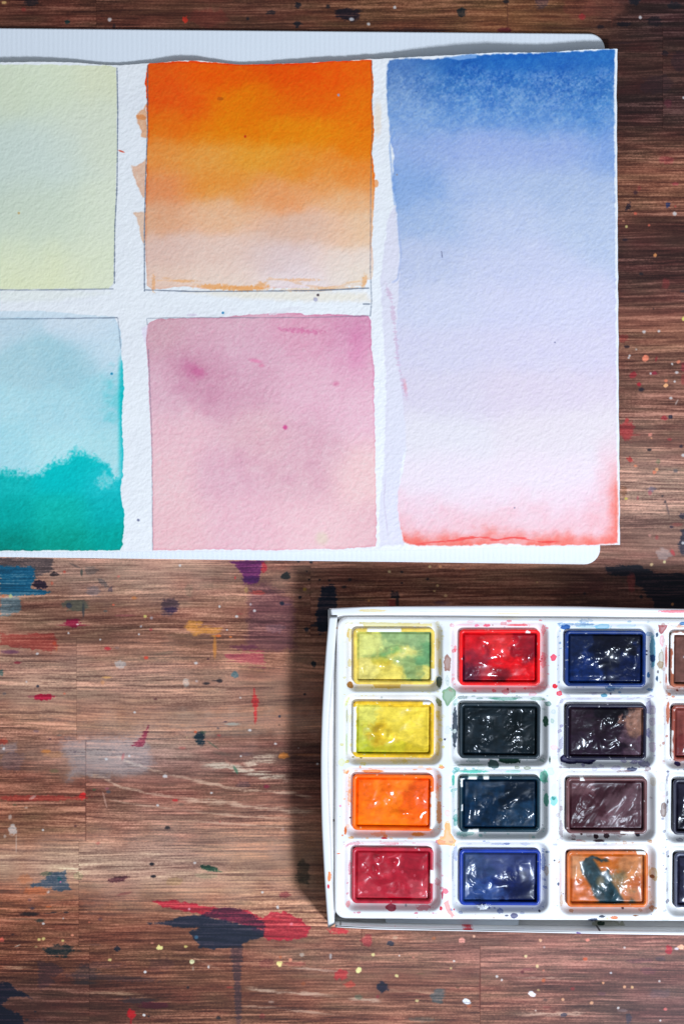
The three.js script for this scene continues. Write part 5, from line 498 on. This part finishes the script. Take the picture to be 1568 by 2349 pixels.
const LUMPS = {   // lumps and hollows of the used paint: place in the pan, radii in mm, height, turn
  0: [[0.4, 0.52, 4, 2.5, 0.9], [0.38, 0.68, 2.5, 1.5, -0.7], [0.6, 0.32, 2, 1.5, 0.3]], 1: [[0.28, 0.2, 2.2, 1.6, 0.6], [0.43, 0.34, 2, 1.8, 0.8], [0.65, 0.2, 1.6, 1.4, 0.7], [0.25, 0.6, 2, 1.5, 0.4], [0.5, 0.88, 5, 1.2, -0.5]],
  2: [[0.18, 0.38, 2.5, 2.5, 0.5], [0.4, 0.38, 2.4, 1.2, 0.7], [0.66, 0.3, 3, 2.2, 0.8], [0.35, 0.8, 6, 1.5, 0.5], [0.88, 0.5, 1.2, 3, 0.5]], 4: [[0.31, 0.52, 1.4, 1.8, 0.8], [0.28, 0.64, 1.5, 1.5, -0.4], [0.44, 0.6, 1.2, 1.5, 0.7]],
  5: [[0.28, 0.22, 4, 1.8, 0.7], [0.1, 0.45, 1.6, 3, 0.5], [0.73, 0.32, 1.2, 2.2, 0.8], [0.2, 0.8, 3, 2, 0.4]], 6: [[0.38, 0.3, 4, 1.6, 0.6], [0.66, 0.25, 1, 2.6, 0.6, 0.6], [0.48, 0.6, 3, 2, 0.7], [0.82, 0.66, 2.6, 4.2, 1.1, 0.5], [0.18, 0.6, 2.5, 4, 0.4]],
  7: [[0.16, 0.5, 1.5, 5, 0.6]], 8: [[0.45, 0.3, 3, 2, 0.3], [0.75, 0.4, 2, 4, 0.3], [0.62, 0.68, 2.5, 1, 0.5]], 9: [[0.12, 0.6, 1.4, 3.5, 0.6], [0.6, 0.48, 4.5, 1.3, 0.6, -0.5], [0.82, 0.58, 2.5, 2.5, 0.7]],
  10: [[0.18, 0.35, 2, 4, 0.6, 0.6], [0.72, 0.36, 2.6, 6, 1.2, 0.6], [0.5, 0.62, 2, 5, 0.8, 0.6], [0.35, 0.25, 4, 2, -0.5]], 11: [[0.1, 0.3, 2, 3, 0.7], [0.25, 0.75, 3, 2, 0.6]], 12: [[0.31, 0.17, 1.5, 2, 0.8], [0.29, 0.4, 1, 1.5, 0.7], [0.52, 0.28, 1, 1, 0.6], [0.83, 0.66, 2.2, 4, 0.7], [0.22, 0.72, 3, 2, 0.4]],
  13: [[0.42, 0.46, 3, 2.2, 1.0], [0.62, 0.68, 4, 2, -0.7], [0.75, 0.22, 4, 2, 0.4]], 14: [[0.1, 0.4, 2, 5, 0.6], [0.77, 0.3, 2.2, 4.5, 0.9, 0.5], [0.4, 0.28, 3, 2, 0.7], [0.57, 0.75, 1.1, 3, 0.7]], 15: [[0.1, 0.5, 1.4, 5, 0.8]],
};
function cakeGeometry(n, o) {
  const nx = 150, nz = 104, hx = PW / 2 - 0.0013, hz = PD / 2 - 0.0013, pos = [], uv = [], idx = [], sd = 2000 + n * 53;
  for (let j = 0; j <= nz; j++) for (let i = 0; i <= nx; i++) {
    const u = i / nx, v = j / nz, x = mix(-hx, hx, u), z = mix(-hz, hz, v), X = x * 1000, Z = z * 1000, e = Math.min(hx - Math.abs(x), hz - Math.abs(z)) * 1000;
    const [gx, gz] = o.diag ? [X * 0.35 + Z * 0.35, (X - Z * -0.9) * 0.12] : [X, Z]; void gx; void gz;
    let h = (fbm(X / 10 + sd, Z / 9, 2, sd) - 0.5) * 2.4 * o.amp; const wx = X + (fbm(X / 4, Z / 4, 2, sd + 1) - 0.5) * 3, wz = Z + (fbm(X / 4, Z / 4, 2, sd + 2) - 0.5) * 3;
    const fold = o.diag ? fbm((X + Z * 0.75) / 6.5, (X - Z) / 24, 2, sd + 3) : fbm(wx / 7.5, wz / 6.5, 2, sd + 3), m1 = ss(0.42, 0.62, fbm(X / 7, Z / 6, 2, sd + 4)), m2 = ss(0.45, 0.62, fbm(X / 4.5, Z / 4, 2, sd + 8));
    h += (1 - Math.sqrt((fold * 2 - 1) ** 2 + 0.03) - 0.75) * 0.8 * o.amp; for (const [bu, bv, ru, rv, bh, ba = 0] of LUMPS[n] ?? []) { const dx = (wx - X) * 0.5 + X - (bu - 0.5) * PW * 1000, dz = (wz - Z) * 0.5 + Z - (bv - 0.5) * PD * 1000, p = dx * Math.cos(ba) + dz * Math.sin(ba), q = -dx * Math.sin(ba) + dz * Math.cos(ba); h += bh * 1.7 * Math.exp(-((p / ru) ** 2 + (q / rv) ** 2)); }
    h += (fbm(wx / 2.6, wz / 2.2, 2, sd + 5) - 0.5) * 0.95 * o.mid * (0.15 + m1); h += (fbm(X / 0.9, Z / 0.9, 2, sd + 7) - 0.5) * 0.36 * o.fine * m2;
    if (o.diag) h += (fbm((X + Z * 0.7) / 0.9, (X - Z) / 7, 2, sd + 9) - 0.5) * 0.25;
    h *= ss(0, 2.6, e) * 0.88 + 0.12; let y = -0.00125 + h * (PANS[n][1][0][2] + PANS[n][1][0][3] > 120 ? 0.00098 : 0.00082) - 0.0006 * (1 - ss(0.05, 1.0, e)); const cap = -0.00005 + 0.0009 * ss(0.3, 3.5, e), kn = 0.0006; if (y > cap - kn) y = cap - kn * Math.exp(-(y - cap + kn) / kn);
    pos.push(x, y, z); uv.push(x / PW / MARG + 0.5, z / PD / MARG + 0.5);
  }
  for (let j = 0; j < nz; j++) for (let i = 0; i < nx; i++) { const a = j * (nx + 1) + i, b = a + nx + 1; idx.push(a, b, b + 1, a, b + 1, a + 1); }
  return geo(pos, uv, idx);
}
{
  const cup = cupGeometry(), proto = new THREE.Group(); mesh('pan', cup, null, proto); mesh('paint', cup, null, proto);
  PANS.forEach(([label, , , , o], n) => {
    const c = n % 4, r = Math.floor(n / 4), map = atlasTex.clone(); map.repeat.set(0.25, 0.25); map.offset.set(c / 4, r / 4); map.needsUpdate = true;
    const t = proto.clone(); t.name = numbered('paint_pan'); scene.add(t); tag(t, label, 'paint pan', 'watercolour pans set in the white palette');
    const [px, py] = panAt(c, r), h = PALH - 0.0021, p = P(px, py, h); t.position.copy(p); t.rotation.set((hash(n, 1, 1) - 0.5) * 0.012, -0.0085 + (hash(n, 2, 1) - 0.5) * 0.012, (hash(n, 3, 1) - 0.5) * 0.012);
    t.children[0].material = new THREE.MeshPhysicalMaterial({ map, roughness: 0.3, specularIntensity: 0.7, side: THREE.DoubleSide });
    t.children[1].geometry = cakeGeometry(n, o);
    t.children[1].material = new THREE.MeshPhysicalMaterial({ map, roughness: o.rough + 0.14, clearcoat: o.coat * (o.cr ? 0.9 : PANS[n][1][0][2] + PANS[n][1][0][3] > 120 ? 1.1 : 0.5), clearcoatRoughness: o.cr ?? 0.15, specularIntensity: 0.12 });
  });
}
// tuft of lint under the indigo pan
{
  const r = rng(9), parts = [], [cx, cy] = [718.7 + 1440 * 0.2709, 1755.8 + 1212 * 0.2709];
  for (let i = 0; i < 26; i++) { const pts = []; let x = cx + (r() - 0.5) * 18, y = cy + (r() - 0.5) * 5, a = -1.57 + (r() - 0.5) * 2.6; for (let k = 0; k < 6; k++) { const p = P(x, y, PALH - 0.0008 + 0.0003 * k * r()); pts.push(p); x += Math.cos(a) * 2.2; y += Math.sin(a) * 2.2; a += (r() - 0.5) * 1.4; } parts.push(new THREE.TubeGeometry(new THREE.CatmullRomCurve3(pts), 10, 0.00008, 4)); }
  tag(mesh('lint_tuft', mergeGeometries(parts), new THREE.MeshStandardMaterial({ color: 0xf2f4f8, roughness: 0.9 })), 'tiny tuft of white lint on the palette below the indigo pan', 'lint');
}

renderer.render(scene, camera);
